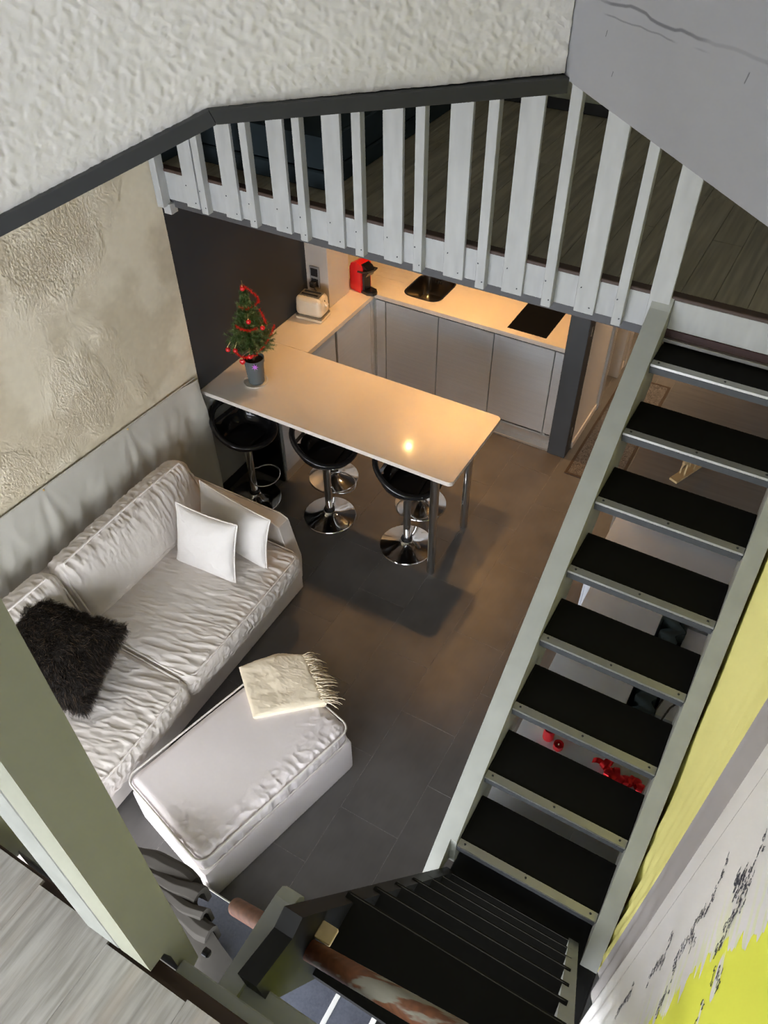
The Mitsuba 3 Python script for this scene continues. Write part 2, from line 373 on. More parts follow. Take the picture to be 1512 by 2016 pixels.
# hall wall with two recessed doorways (left side of the hall)
for a, b in ((1.87, 2.50), (3.07, 3.25), (3.95, 5.0)):
    struct('wall_hall', box(2.06, 2.177, a, b, 0, 2.34), 'm_hallwall')
    struct('baseboard_hall', box(2.177, 2.189, a, b, 0, .07, .003), 'm_hallwall')
struct('wall_hall', box(2.06, 2.177, 2.50, 3.95, 2.08, 2.34), 'm_hallwall')
for i, (a, b) in enumerate(((2.50, 3.07), (3.25, 3.95))):
    d = struct('door_%d' % (i + 1), box(2.075, 2.105, a + .05, b - .05, .01, 2.05, .004), 'm_hallwall')
    put('frame', cat([box(2.06, 2.20, a - .03, a + .05, 0, 2.08, .004), box(2.06, 2.20, b - .05, b + .03, 0, 2.08, .004), box(2.06, 2.20, a - .03, b + .03, 2.05, 2.11, .004)]), 'm_doorframe', d)
    put('door_handle', cat([tube([[2.10, b - .12, 1.02], [2.15, b - .12, 1.02], [2.155, b - .20, 1.02]], .008, 8)]), 'm_chrome', d)

# pillar in the kitchen corner
struct('pillar', box(-.004, .197, 1.362, 1.655, 1.0, 2.34, .003), 'm_pillar', 'pale pillar rising from the worktop beside the toaster')

# ------------------------------------------------------------------ mezzanine railing
railing = thing('railing', 'long grey white slatted balcony railing of the mezzanine above the kitchen', 'railing')
put('fascia_board', box(0.005, 2.93, .018, .048, 2.355, 2.515, .002), 'm_baluster', railing)
put('beam', box(0.0, 2.95, .03, .12, 2.305, 2.358, .003), 'm_beam', railing, label='dark grey beam under the balusters')
put('edge_strip', box(0.0, 3.66, .012, .062, 2.515, 2.533, .003), 'm_browntrim', railing, label='brown floor edge strip')
put('beam_block', box(.02, .075, -.01, .05, 2.275, 2.335, .002), 'm_baluster', railing)
s_ = 1.17440
bx = [(1, .235, .3052 - .0, 1)]
wide = {1: (.205, .298), 3: (.485, .588), 5: (.823, .925), 7: (1.155, 1.258), 9: (1.492, 1.597), 11: (1.828, 1.935), 13: (2.14, 2.2456), 15: (2.5045, 2.6), 17: (2.826, 2.918)}
narrow = {2: (.3302, .375), 4: (.667, .713), 6: (.9977, 1.043), 8: (1.3367, 1.386), 10: (1.6716, 1.719), 12: (2.0117, 2.06), 14: (2.3518, 2.4), 16: (2.6906, 2.735)}
for k in range(1, 18):
    x0, x1 = wide.get(k) or narrow[k]
    th = .022 if k in wide else .045
    zb = 2.351 if k in wide else 2.346
    zt = 3.45
    put('baluster', box(x0, x1, .018 - th, .018, zb, zt, .0025), 'm_baluster', railing)
put('corner_post', box(.012, .058, -.045, .02, 2.325, 3.45, .003), 'm_baluster', railing)
put('handrail', box(.0, 2.92, -.03, .05, 3.45, 3.50, .004), 'm_baluster', railing)
scr = []
for k in range(1, 18):
    x0, x1 = wide.get(k) or narrow[k]; th = .022 if k in wide else .045; xc = (x0 + x1) / 2
    for a, z in ((-.3, 2.475), (.25, 2.385)) if k != 17 else ((-.25, 2.475), (.2, 2.475), (-.25, 2.385), (.2, 2.385)):
        m = trimesh.creation.cylinder(.0035, .003, sections=8); m = move(m, rx=90); m.apply_translation([xc + a * (x1 - x0), .018 - th - .0005, z]); scr.append(m)
stuff(put('screw', cat(scr), 'm_post', railing))

# ------------------------------------------------------------------ staircase between the floors (flight up to the mezzanine)
def ztop(y, o=.035): return 2.302 + (y + .177) * (.2109 / .2437) + o
st = thing('staircase', 'open staircase with grey stringers and black rubber treads rising to the mezzanine', 'staircase')
def stringer(x0, x1, name='stringer'):
    ya, y0 = -1.885, -2.03
    poly = [(ya, .645), (ya, ztop(ya)), (-.02, ztop(-.02)), (.014, 2.525), (.016, 2.525), (.016, 2.10), (-1.505, .63), (-1.86, .63)]
    tail = [(ya, .645), (y0, ztop(y0)), (ya, ztop(ya))]      # the foot is notched to clear the loft stair
    m = cat([prism_yz(poly, x0, x1), prism_yz(tail, x0, min(x1, 2.9012) if x0 < 3 else x1)])
    return put(name, m, 'm_sage', st)
stringer(2.842, 2.930); stringer(3.562, 3.632)
put('riser_panel', box(2.93, 3.562, .020, .04, 2.372, 2.512, .002), 'm_baluster', st, label='pale grey panel under the mezzanine edge')
put('riser_strip', box(2.93, 3.562, .016, .04, 2.335, 2.372, .002), 'm_redbrown', st, label='dark red brown strip')
put('edge_lath', box(2.93, 3.562, -.004, .02, 2.318, 2.336, .002), 'm_alu', st)
for k in range(1, 9):
    y, z = .0665 - k * .2437, 2.513 - k * .2109
    dpt = .265 if k > 1 else .236
    tr = put('tread', box(2.932, 3.560, y + .006, y + dpt, z - .042, z, .003), 'm_rubber', st)
    nose = prism_yz([(y, z - .010), (y, z + .002), (y + .036, z + .004), (y + .036, z + .001), (y + .004, z), (y + .004, z - .010)], 2.933, 3.559)
    put('nosing', nose, 'm_alu', tr, label='aluminium nosing')
    put('tread_front', box(2.934, 3.558, y - .001, y + .008, z - .043, z - .010, .001), 'm_post', tr)
    sc = [move(trimesh.creation.cylinder(.005, .003, sections=8), x=x, y=y + .02, z=z + .004) for x in (2.962, 3.245, 3.53)]
    stuff(put('screw', cat(sc), 'm_post', tr))

# ------------------------------------------------------------------ steep flight up to the loft
s2 = thing('loft_stair', 'steep black ladder stair going up from the landing to the loft', 'staircase')
def line2(y, o=0): return .70 + (y + 1.955) * (-2.03) + o
def stringer2(x0, x1, m_, yt):
    pts = [(-1.93, .63), (-1.895, line2(-1.895)), (-2.855, line2(-2.855)), (-2.895, line2(-2.855) - .02), (-3.01, 2.555), (-3.0, 2.40), (-2.14, .63)]
    return put('stringer', prism_yz(pts, x0, x1), m_, s2)
k1 = stringer2(2.902, 2.948, 'm_blackpaint', 0)
k2 = stringer2(3.492, 3.535, 'm_sage', 0); labels[k2] = {'label': 'worn sage grey stringer'}
nos2 = [(-2.665, 2.163), (-2.539, 1.899), (-2.417, 1.641), (-2.291, 1.387), (-2.166, 1.117), (-2.059, .897), (-1.947, .668)]
for y, z in nos2:
    pts = [(y + .004, z), (y + .010, z - .006), (y + .010, z - .018), (y + .004, z - .026), (y - .20, z - .026), (y - .20, z)]
    tr = put('tread', prism_yz(pts, 2.922, 3.512), 'm_rubber', s2)
    put('worn_edge', box(2.93, 3.505, y + .002, y + .0045, z - .001, z + .0008, .0003), 'm_wornedge', tr)
put('wood_chip', box(2.948, 2.99, -2.835, -2.795, 2.345, 2.357, .002), 'm_rawwood', s2, label='patch of bare broken wood')
pole = [[2.66, -2.812, 2.055], [2.85, -2.843, 2.235], [3.06, -2.874, 2.43], [3.285, -2.905, 2.63], [3.46, -2.93, 2.79]]
single('wooden_pole', tube(pole, .0235, 20), 'm_pole', 'round brown wooden pole with flaking grey paint under the loft edge', 'pole', 40)
# landing and the steps up to it
es = thing('entry_steps', 'blue grey slate coloured steps with white metal edges under the loft', 'steps')
put('step', box(1.83, 2.925, -4.2, -2.44, .0, .2, .003), 'm_slate', es)
put('step', box(2.712, 2.925, -4.2, -2.43, .2005, .405, .003), 'm_slate', es)
put('landing', box(2.925, 3.634, -3.6, -1.665, .30, .62, .003), 'm_blackpaint', es, label='dark landing at the foot of both stairs')
for x, z, y1 in ((2.708, .41, -2.43), (2.915, .625, -2.43)):
    put('edge_strip', box(x, x + .022, -4.2, y1, z - .012, z, .001), 'm_white', es)
put('edge_strip', box(1.83, 2.70, -2.442, -2.434, .19, .203, .001), 'm_alu', es)

# ------------------------------------------------------------------ loft railing by the camera
lr = thing('loft_railing', 'sage green wooden railing post and edge boards at the loft floor nearest the viewer', 'railing')
pp = [(-3.097, 2.603), (-3.097, 3.75), (-3.006, 3.75), (-3.006, 2.415), (-3.03, 2.40), (-3.05, 2.42), (-3.052, 2.56), (-3.06, 2.60)]
put('post', prism_yz(pp, 2.695, 2.77), 'm_sage_dark', lr)
put('post_board', box(2.605, 2.694, -3.098, -3.012, 2.604, 3.75, .004), 'm_sage', lr, label='paler grey side board of the post')
put('fascia_board', box(2.30, 2.66, -3.052, -3.028, 2.30, 2.49, .003), 'm_sage', lr)
put('fascia_board', box(2.775, 3.66, -3.066, -3.036, 2.30, 2.505, .003), 'm_sage', lr)
put('baluster', box(2.17, 2.27, -3.094, -3.012, 2.42, 3.75, .004), 'm_sage_dark', lr)
put('sill', box(2.271, 3.66, -3.094, -3.066, 2.38, 2.545, .003), 'm_browntrim', lr, label='dark brown edge below the floor')
arm = [(-3.035, 2.30), (-3.035, 2.46), (-2.83, 2.46), (-2.805, 2.45), (-2.792, 2.42), (-2.795, 2.38), (-2.82, 2.35), (-2.9, 2.30)]
put('bracket', prism_yz(arm, 2.852, 2.899), 'm_sage', lr, label='rounded sage bracket holding the stair')
put('ledge', box(2.86, 3.66, -3.036, -2.985, 2.28, 2.44, .003), 'm_sage', lr)
put('bolt', move(lathe([(0, 0), (.009, 0), (.009, .012), (.006, .016), (0, .016)], 12), 2.771, -2.99, 2.41, ry=90), 'm_black', lr)

# ------------------------------------------------------------------ kitchen
KH = 1.0
post = thing('kitchen_post', 'dark blue grey square post at the right end of the kitchen counter', 'post')
put('post', box(2.027, 2.177, 1.721, 1.869, 0, 2.31, .004), 'm_post', post)
put('hinge_plate', box(2.176, 2.182, 1.78, 1.80, 1.12, 1.20, .001), 'm_chrome', post); put('hinge_plate', box(2.176, 2.182, 1.78, 1.80, .19, .27, .001), 'm_chrome', post)
# worktop with the sink cut out
wt = Polygon([(0, .755), (.391, .755), (.391, 1.725), (2.027, 1.725), (2.027, 2.338), (0, 2.338)])
sink = Polygon([(.585, 1.845), (.90, 1.845), (.90, 2.22), (.585, 2.22)]).buffer(-.07).buffer(.07, 8)
hobhole = sbox(1.536, 1.79, 1.85, 2.206)
w = thing('worktop', 'white stone kitchen worktop running along the wall with a cut out for the sink', 'worktop')
wm = prism_xy(wt.difference(sink).difference(hobhole.buffer(-.01)), KH - .035, KH)
put('slab', wm, 'm_worktop', w)
for i in range(4):
    put('drain_groove', box(.20, .52, 1.92 + i * .075, 1.926 + i * .075, KH, KH + .0015, .0005), 'm_worktop', w)
bas = thing('sink', 'square stainless steel sink sunk into the kitchen worktop', 'sink')
def sinkmesh():
    rings = []
    for z, o in ((KH + .001, .012), (KH + .0015, .0), (KH - .01, -.003), (KH - .12, -.012), (KH - .155, -.03), (KH - .165, -.07), (KH - .168, -.14)):
        ring = Polygon([(.585, 1.845), (.90, 1.845), (.90, 2.22), (.585, 2.22)]).buffer(-.075).buffer(.075, 12).buffer(o, 12) if o > -.1 else None
        if ring is None: pts = np.array([[.7425, 2.03]] * 64) + .03 * np.stack([np.cos(np.arange(64) / 64 * 2 * np.pi), np.sin(np.arange(64) / 64 * 2 * np.pi)], 1)
        else:
            L = ring.exterior; c = np.array([.7425, 2.0325]); pts = []
            for a in np.arange(64) / 64 * 2 * np.pi:
                from shapely.geometry import LineString
                q = L.intersection(LineString([c, c + 2 * np.array([math.cos(a), math.sin(a)])]))
                pts.append([q.x, q.y])
            pts = np.array(pts)
        rings.append(np.column_stack([pts, np.full(64, z)]))
    rings.append(np.array([[.7425, 2.03, KH - .169]] * 64))
    return grid(np.array(rings).transpose(1, 0, 2), True)
put('basin', sinkmesh(), 'm_steel', bas, smooth=40)
put('overflow_slot', cat([box(.70 + i * .022, .712 + i * .022, 2.205, 2.214, KH - .05, KH - .025) for i in range(3)]), 'm_black', bas)
put('drain', move(lathe([(0, 0), (.04, 0), (.04, .004), (.03, .006), (0, .003)], 24), .7425, 2.03, KH - .168), 'm_chrome', bas)
single('hob', box(1.534, 1.852, 1.788, 2.208, KH - .03, KH + .004, .002), 'm_hob', 'narrow black glass hob set in the kitchen worktop', 'hob')
# base cabinets under the back worktop, each a unit with its door
seams = [.475, .488 + .0, .966, 1.452, 1.953]
edges = [(.392, .482), (.486, .966), (.970, 1.450), (1.454, 1.950), (1.954, 2.026)]
names = ['narrow filler strip of brushed grey panel in the inside corner of the kitchen', 'brushed grey base cabinet below the sink, next to the corner strip', 'brushed grey base cabinet in the middle of the back row', 'brushed grey base cabinet under the black hob', 'narrow brushed grey end panel beside the dark post']
for (a, b), n_ in zip(edges, names):
    c_ = thing('base_cabinet', n_, 'cabinet')
    put('body', cat([box(a, a + .016, 1.768, 2.33, .12, KH - .037), box(b - .016, b, 1.768, 2.33, .12, KH - .037), box(a, b, 1.768, 2.33, .12, .136), box(a, b, 2.318, 2.33, .12, KH - .037)]), 'm_greypanel', c_)
    put('door', box(a + .0015, b - .0015, 1.745, 1.766, .165, KH - .058, .002), 'm_cabinet', c_)
pl = thing('plinth', 'pale metal plinth along the foot of the kitchen cabinets', 'plinth')
put('board', box(.392, 2.026, 1.80, 1.815, .0, .118), 'm_plinth', pl)
put('foot_strip', box(.392, 2.026, 1.735, 1.80, .0, .022, .003), 'm_plinth', pl)
put('top_rail', box(.392, 2.026, 1.752, 1.766, KH - .058, KH - .036), 'm_post', w, label='dark grip rail under the worktop')
ledges = [(.36, 1.155), (1.159, 1.69)]
for (a, b), n_ in zip(ledges, ['shiny dark grey cabinet under the short worktop arm, beside the bar stools', 'grey cabinet under the worktop arm, in the corner behind the toaster']):
    c_ = thing('base_cabinet', n_, 'cabinet')
    put('body', box(.002, .352, a + .02, b, .0, KH - .037), 'm_greypanel', c_)
    put('door', box(.353, .372, a + .022, b - .002, .105, KH - .058, .002), 'm_cabinet', c_)
    if a < .5: put('end_panel', box(.002, .345, a, a + .018, .0, KH - .04, .002), 'm_hob', c_, label='glossy black end panel')
    put('plinth', box(.353, .358, a + .022, b - .002, .0, .10), 'm_plinth', c_)
put('corner_filler', box(.358, .392, 1.748, 1.766, .105, KH - .04), 'm_greypanel', c_)
put('corner_strip', box(.353, .372, 1.692, 1.746, .105, KH - .058, .002), 'm_cabinet', c_)
# bar table
bt = thing('bar_table', 'long white bar table with rounded corners on two chrome legs', 'table')
top = Polygon([(0, 0), (1.953, 0), (1.953, .752), (0, .752)])
rr = Polygon([(-.2, 0), (1.953, 0), (1.953, .752), (-.2, .752)]).buffer(-.035).buffer(.035, 8).intersection(sbox(.001, -.1, 3, 1))
put('table_top', prism_xy(rr, KH - .032, KH), 'm_worktop', bt)
for y in (.095, .625):
    l = put('leg', move(lathe([(0, 0), (.026, 0), (.028, .004), (.028, .69), (0.0, .69)], 28), 1.797, y, 0), 'm_chrome', bt, smooth=30)
    put('leg_sleeve', move(lathe([(.0, .60), (.0305, .60), (.0305, .605), (.0305, KH - .036), (.0, KH - .036)], 28), 1.797, y, 0), 'm_chrome', l, smooth=30)
    put('leg_plate', move(lathe([(0, KH - .042), (.055, KH - .042), (.055, KH - .033), (0, KH - .033)], 28), 1.797, y, 0), 'm_chrome', l, smooth=30)
# toaster
to = thing('toaster', 'cream coloured toaster with two slots standing by the pillar', 'toaster')
def toaster():
    X, Y = .148, 1.195
    body = rbox(.228, .158, .158, .035, .008, (.004, .006, .004))
    v = body.vertices; t = (v[:, 2] + .075) / .15; body.vertices[:, :2] *= (1.0 - .05 * np.clip(t, 0, 1))[:, None]
    rz = 6
    put('body', move(body, X, Y, KH + .114, rz), 'm_cream', to, smooth=True)
    put('band', move(rbox(.229, .159, .014, .006, .01), X, Y, KH + .034, rz), 'm_toastband', to, smooth=30)
    put('base', move(rbox(.231, .161, .028, .012, .01), X, Y, KH + .015, rz), 'm_cream', to, smooth=30)
    put('top_plate', move(box(-.085, .085, -.047, .047, 0, .006, .002), X, Y, KH + .194, rz), 'm_toastband', to)
    for dy in (-.022, .022):
        put('slot', move(box(-.07, .07, -.011, .011, 0, .004), X, Y, KH + .1975, rz).apply_translation([-.002 * dy, dy, 0]), 'm_black', to)
    put('lever', move(cat([box(.105, .122, -.008, .008, .125, .14, .002), rbox(.02, .04, .018, .006, .006).apply_translation([.128, 0, .13])]), X, Y, KH, rz), 'm_saucer', to)
    put('lever_slot', move(box(.108, .1125, -.005, .005, .06, .165), X, Y, KH, rz), 'm_black', to)
    put('dial', move(lathe([(0, 0), (.012, 0), (.011, .01), (0, .01)], 16), X + .1, Y + .045, KH + .07, ry=90), 'm_toastband', to)
toaster()
# coffee machine
cm = thing('coffee_machine', 'red capsule coffee machine with black spout in the corner of the worktop', 'coffee machine')
def coffee():
    prof = Polygon([(0, 0), (.215, 0), (.215, .02), (.15, .025), (.15, .15), (.165, .20), (.16, .235), (.12, .25), (.05, .248), (.012, .225), (0, .18)])
    sh = Polygon([(0, 0), (.125, 0), (.125, .16), (.14, .205), (.125, .24), (.06, .25), (.02, .235), (0, .19)]).buffer(-.012).buffer(.012, 6)
    def ext(p, w): 
        m = extrude_polygon(p, w, engine='earcut'); v = m.vertices.copy(); m.vertices = np.stack([v[:, 0], v[:, 2] - w / 2, v[:, 1]], 1); m.invert(); return m
    X, Y, rz = .185, 1.765, -14
    put('body', move(ext(sh, .115), X, Y, KH, rz), 'm_red', cm, smooth=25)
    put('front_panel', move(box(.122, .142, -.04, .04, .0, .16, .004), X, Y, KH, rz), 'm_black', cm)
    head = ext(Polygon([(.118, .15), (.165, .155), (.185, .19), (.165, .225), (.12, .238)]).buffer(.006, 4), .082)
    put('head', move(head, X, Y, KH, rz), 'm_blackgloss', cm, smooth=25)
    put('spout', move(lathe([(0, .125), (.009, .125), (.013, .16), (0, .16)], 16).apply_translation([.155, 0, 0]), X, Y, KH, rz), 'm_blackgloss', cm)
    lev = [[.10, -.062, .185], [.16, -.062, .195], [.205, -.05, .21], [.225, 0, .215], [.205, .05, .21], [.16, .062, .195], [.10, .062, .185]]
    put('handle', move(tube(lev, .007, 8), X, Y, KH, rz), 'm_black', cm, smooth=40)
    tray = Polygon([(.10, -.045), (.19, -.045), (.225, -.02), (.23, 0), (.225, .02), (.19, .045), (.10, .045)]).buffer(.006, 4)
    put('drip_tray', move(prism_xy(tray, .0, .022), X, Y, KH, rz), 'm_black', cm)
    put('drip_cup_stand', move(prism_xy(tray.buffer(-.012), .022, .03), X, Y, KH, rz), 'm_blackgloss', cm)
coffee()
so = thing('wall_socket', 'double wall socket in a grey frame on the pillar above the toaster', 'socket')
put('frame', box(.032, .122, 1.350, 1.361, 1.15, 1.33, .003), 'm_socket', so)
put('outlet', box(.046, .108, 1.346, 1.352, 1.25, 1.315, .002), 'm_black', so); put('outlet', box(.046, .108, 1.346, 1.352, 1.165, 1.23, .002), 'm_black', so)
pc = thing('power_cord', 'black plug and cord hanging from the socket behind the toaster', 'power cord')
put('plug', box(.052, .10, 1.305, 1.348, 1.17, 1.215, .006), 'm_black', pc)
put('cord', tube([[.09, 1.31, 1.185], [.13, 1.29, 1.17], [.17, 1.285, 1.13], [.19, 1.29, 1.07], [.185, 1.30, 1.01], [.15, 1.29, 1.006]], .005, 8), 'm_black', pc, smooth=40)

# ------------------------------------------------------------------ bar stools
def stool_parts():
    th = np.arange(72) * 2 * np.pi / 72               # 0 = front, pi = back
    bk = (1 - np.cos(th)) / 2
    R = .208 + .014 * np.cos(th) ** 2
    ringh = .062 + .150 * bk ** 1.6
    slot = np.clip((bk - .80) / .14, 0, 1); slot = slot * slot * (3 - 2 * slot)
    ring = np.stack([R * np.cos(th), R * np.sin(th) * 1.02, ringh], 1)
    lip = (ringh - .004) * (1 - slot) + .115 * slot      # the bowl's own lip, lower than the hoop at the back
    rim = np.stack([(R - .008 - .050 * slot) * np.cos(th), (R - .008 - .050 * slot) * np.sin(th), np.minimum(lip, ringh)], 1)
    prof_in = [(0.0, .0), (.40, .0), (.62, .04), (.78, .16), (.90, .48), (.97, .82), (1.0, 1.0)]
    P = []
    for i in range(len(th)):
        row = []
        for s, h in prof_in: row.append([rim[i, 0] * s, rim[i, 1] * s, .012 + (rim[i, 2] - .012) * h])
        row.append([rim[i, 0] * 1.035, rim[i, 1] * 1.035, rim[i, 2] - .006])
        for s, h in ((.95, .55), (.80, .12), (.60, -.25), (.42, -.52), (.26, -.66), (0.0, -.68)): row.append([rim[i, 0] * 1.04 * s, rim[i, 1] * 1.04 * s, (rim[i, 2]) * max(h, 0) + min(h, 0) * .09 - .006])
        P.append(row)
    seat = grid(np.array(P), True)
    hoop = tube(ring, .020, 12, closed=True)
    # hoop rests on the bowl at front and sides; side web closes the gap beside the slot
    web = []
    for i in range(72):
        if bk[i] < .84: web.append(i)
    W = []
    order = [(j + 0) % 72 for j in range(-46, 47) if bk[j % 72] < .86]
    for i in order: W.append([ring[i], (ring[i] + rim[i]) / 2 * [1.01, 1.01, 1], rim[i] * [1.02, 1.02, 1]])
    webm = grid(np.array(W))
    pad = move(rbox(.23, .23, .022, .010, .012, (0, 0, .006)), 0, 0, .012)
    base = lathe([(0, 0), (.198, 0), (.2, .004), (.196, .010), (.14, .022), (.09, .036), (.055, .052), (.04, .062), (.036, .072), (0, .072)], 56)
    collar = lathe([(0, .06), (.040, .06), (.041, .075), (.036, .090), (0, .090)], 28)
    col = lathe([(0, .08), (.0275, .08), (.0275, .40), (.0, .40)], 28)
    piston = lathe([(0, .39), (.0285, .39), (.0285, .66), (0, .66)], 28)
    a = np.linspace(-2.62, 2.62, 40)
    fr = np.stack([.115 + .105 * np.cos(a), .125 * np.sin(a), np.full(40, .27)], 1)
    fr = np.vstack([[[.02, -.015, .30]], fr, [[.02, .015, .30]]])
    foot = tube(fr, .0062, 10)
    lever = tube([[.02, .02, .60], [.05, .09, .595], [.065, .155, .575]], .005, 8)
    return dict(seat=seat, hoop=cat([hoop, webm]), pad=pad, base=base, collar=collar, col=col, piston=piston, foot=foot, lever=lever)
SP = stool_parts()
def stool(x, y, label, facing, zs=.62, foot=None):
    """facing: direction in degrees that the sitter looks (0 = +x)."""
    k = thing('bar_stool', label, 'stool', 'black bar stools around the bar table')
    dz = zs - .62
    s = put('seat', move(SP['seat'], x, y, zs + .045, facing), 'm_blackgloss', k, smooth=50)
    put('back_hoop', move(SP['hoop'], x, y, zs + .045, facing), 'm_blackgloss', s, smooth=50)
    put('pad', move(SP['pad'], x, y, zs + .05, facing), 'm_blackgloss', s, smooth=40)
    put('base', move(SP['base'], x, y, 0), 'm_chrome', k, smooth=35)
    put('collar', move(SP['collar'], x, y, 0), 'm_black', k, smooth=35)
    put('column', move(SP['col'], x, y, 0), 'm_chrome', k, smooth=35)
    pi_ = SP['piston'].copy(); pi_.vertices[:, 2] = np.where(pi_.vertices[:, 2] > .5, zs + .0, .39)
    put('upper_column', move(pi_, x, y, 0), 'm_chrome', k, smooth=35)
    fa = facing if foot is None else foot
    put('footrest', move(SP['foot'], x, y, 0, fa), 'm_chrome', k, smooth=50)
    put('lever', move(SP['lever'], x, y, dz, fa), 'm_chrome', k, smooth=50)
stool(.255, .10, 'black bucket bar stool nearest the beige wall with its open hooped back showing', -4, .565, 10)
stool(.865, .222, 'black bar stool in the middle of the near side of the bar table', 4, .565, 70)
stool(1.523, .24, 'black bar stool on the near side beside the front chrome table leg', 6, .565, 95)
stool(.652, .607, 'bar stool behind the middle one, only its chrome base and foot ring showing', -60, .60, -55)
stool(1.405, .677, 'far side bar stool, its chrome base showing behind the front table leg', -75, .60, -70)

# ------------------------------------------------------------------ small christmas tree
TX, TY = .284, .275
sau = single('saucer', move(lathe([(0, 0), (.075, 0), (.088, .010), (.09, .014), (.086, .014), (.074, .005), (0, .005)], 40), TX - .004, TY - .004, KH), 'm_saucer', 'small white saucer under the potted Christmas tree', 'saucer', 30)
tree = thing('christmas_tree', 'small potted Christmas tree standing on the bar table', 'christmas tree')
pot = put('pot', move(lathe([(0, .0), (.052, .0), (.056, .004), (.067, .165), (.073, .168), (.073, .196), (.069, .196), (.065, .168), (0, .166)], 40), TX, TY, KH + .006), 'm_pot', tree, smooth=30)
put('soil', move(lathe([(0, .176), (.065, .174), (.065, .16), (0, .16)], 30), TX, TY, KH + .006), 'm_soil', pot)
put('trunk', tube([[TX, TY, KH + .16], [TX + .004, TY, KH + .45], [TX, TY + .004, KH + .72]], [.010, .006, .002], 8), 'm_bark', tree)
def needles():
    br, V, F, V2, F2 = [], [], [], [], []
    r = np.random.default_rng(3)
    def needle_set(p0, p1, n, L, dst):
        d = (p1 - p0) / np.linalg.norm(p1 - p0)
        for _ in range(n):
            t = r.uniform(.08, 1.0); b = p0 + (p1 - p0) * t
            q = r.normal(size=3); q -= d * (q @ d); q /= np.linalg.norm(q)
            nd = d * .75 + q * .75; nd /= np.linalg.norm(nd)
            w = np.cross(nd, r.normal(size=3)); w /= np.linalg.norm(w)
            l = L * r.uniform(.7, 1.2)
            o = len(dst[0]) * 3
            dst[0].append(np.array([b - w * .0011, b + w * .0011, b + nd * l])); dst[1].append([o, o + 1, o + 2])
    A, B = ([], []), ([], [])
    for i in range(150):
        h = (i / 150) ** 1.15
        z = KH + .275 + h * .42
        rad = (.172 * (1 - h) ** 1.25 + .018) * r.uniform(.82, 1.1)
        a = i * 2.39996 + r.uniform(-.3, .3)
        rise = .45 * rad + .03 * r.uniform(0, 1) - .05 * (1 - h)
        p0 = np.array([TX, TY, z]); p1 = p0 + np.array([math.cos(a) * rad, math.sin(a) * rad, rise]) * r.uniform(.75, 1.1)
        br.append(tube([p0, (p0 + p1) / 2 + [0, 0, -.006], p1], [.0024, .0018, .0009], 5))
        needle_set(p0, p1, int(70 + 260 * rad / .165 * .5), .023, A if i % 3 else B)
        for s in (-1, 1):
            q0 = p0 + (p1 - p0) * .45; dirv = np.array([math.cos(a + s * .75), math.sin(a + s * .75), .25]) * rad * .42
            br.append(tube([q0, q0 + dirv], [.0014, .0007], 4)); needle_set(q0, q0 + dirv, int(25 + 90 * rad / .165 * .5), .021, A if i % 2 else B)
    top0 = np.array([TX, TY, KH + .68]); needle_set(top0, top0 + [0, 0, .065], 90, .018, B)
    return cat(br), trimesh.Trimesh(np.vstack(A[0]), A[1], process=False), trimesh.Trimesh(np.vstack(B[0]), B[1], process=False)
bm, na, nb = needles()
stuff(put('branch', bm, 'm_bark', tree)); stuff(put('needles', na, 'm_needle', tree)); stuff(put('needles', nb, 'm_needle2', tree))
def tinsel():
    r = np.random.default_rng(5); V, F = [], []
    def run(pts, n, L):
        pts = np.array(pts, float); seg = np.linspace(0, len(pts) - 1, n)
        for s in seg:
            i = min(int(s), len(pts) - 2); b = pts[i] + (pts[i + 1] - pts[i]) * (s - i)
            d = r.normal(size=3); d /= np.linalg.norm(d); w = np.cross(d, r.normal(size=3)); w *= .0013 / np.linalg.norm(w)
            o = len(V) * 3; V.append([b - w, b + w, b + d * L]); F.append([o, o + 1, o + 2])
    def on(pts, n):
        P = []
        for dx, h in pts:
            R_ = .172 * max(0, 1 - (h - .275) / .42) ** 1.25 + .022
            dy = -math.sqrt(max(R_ * R_ - dx * dx, 0)) * .95
            q = np.array([.8616, .5075]) * dx + np.array([-.5075, .8616]) * dy
            P.append([TX + q[0], TY + q[1], KH + h])
        run(P, n, .018)
    on([(-.005, .755), (.02, .735), (.05, .70), (.085, .660), (.088, .63), (.06, .605), (.01, .60), (-.045, .605)], 605)
    on([(.085, .575), (.10, .53), (.112, .49), (.118, .465)], 275)
    on([(-.075, .485), (-.035, .478), (.02, .470), (.07, .472)], 357)
    on([(.172, .455), (.150, .40), (.11, .365), (.045, .322), (-.01, .312), (-.05, .315), (-.10, .337)], 715)
    return trimesh.Trimesh(np.array(V).reshape(-1, 3), F, process=False)
k = single('tinsel_garland', tinsel(), 'm_tinsel', 'red tinsel garland wound around the small Christmas tree', 'garland')
bau = [(-.148, -.075, .317, 'leftmost red bauble on the lowest branch of the Christmas tree'), (-.091, -.115, .335, 'red bauble second from the left on the lowest branches'), (.009, -.165, .318, 'red bauble hanging in front just above the pot rim'), (.022, -.105, .545, 'red bauble in the upper middle of the Christmas tree'), (.10, -.06, .471, 'red bauble on the right side of the Christmas tree'), (-.002, -.02, .735, 'red bauble at the tip of the Christmas tree')]
cxn = np.array([.86, .51]); cyn = np.array([-.51, .86])       # picture-right and away, in plan
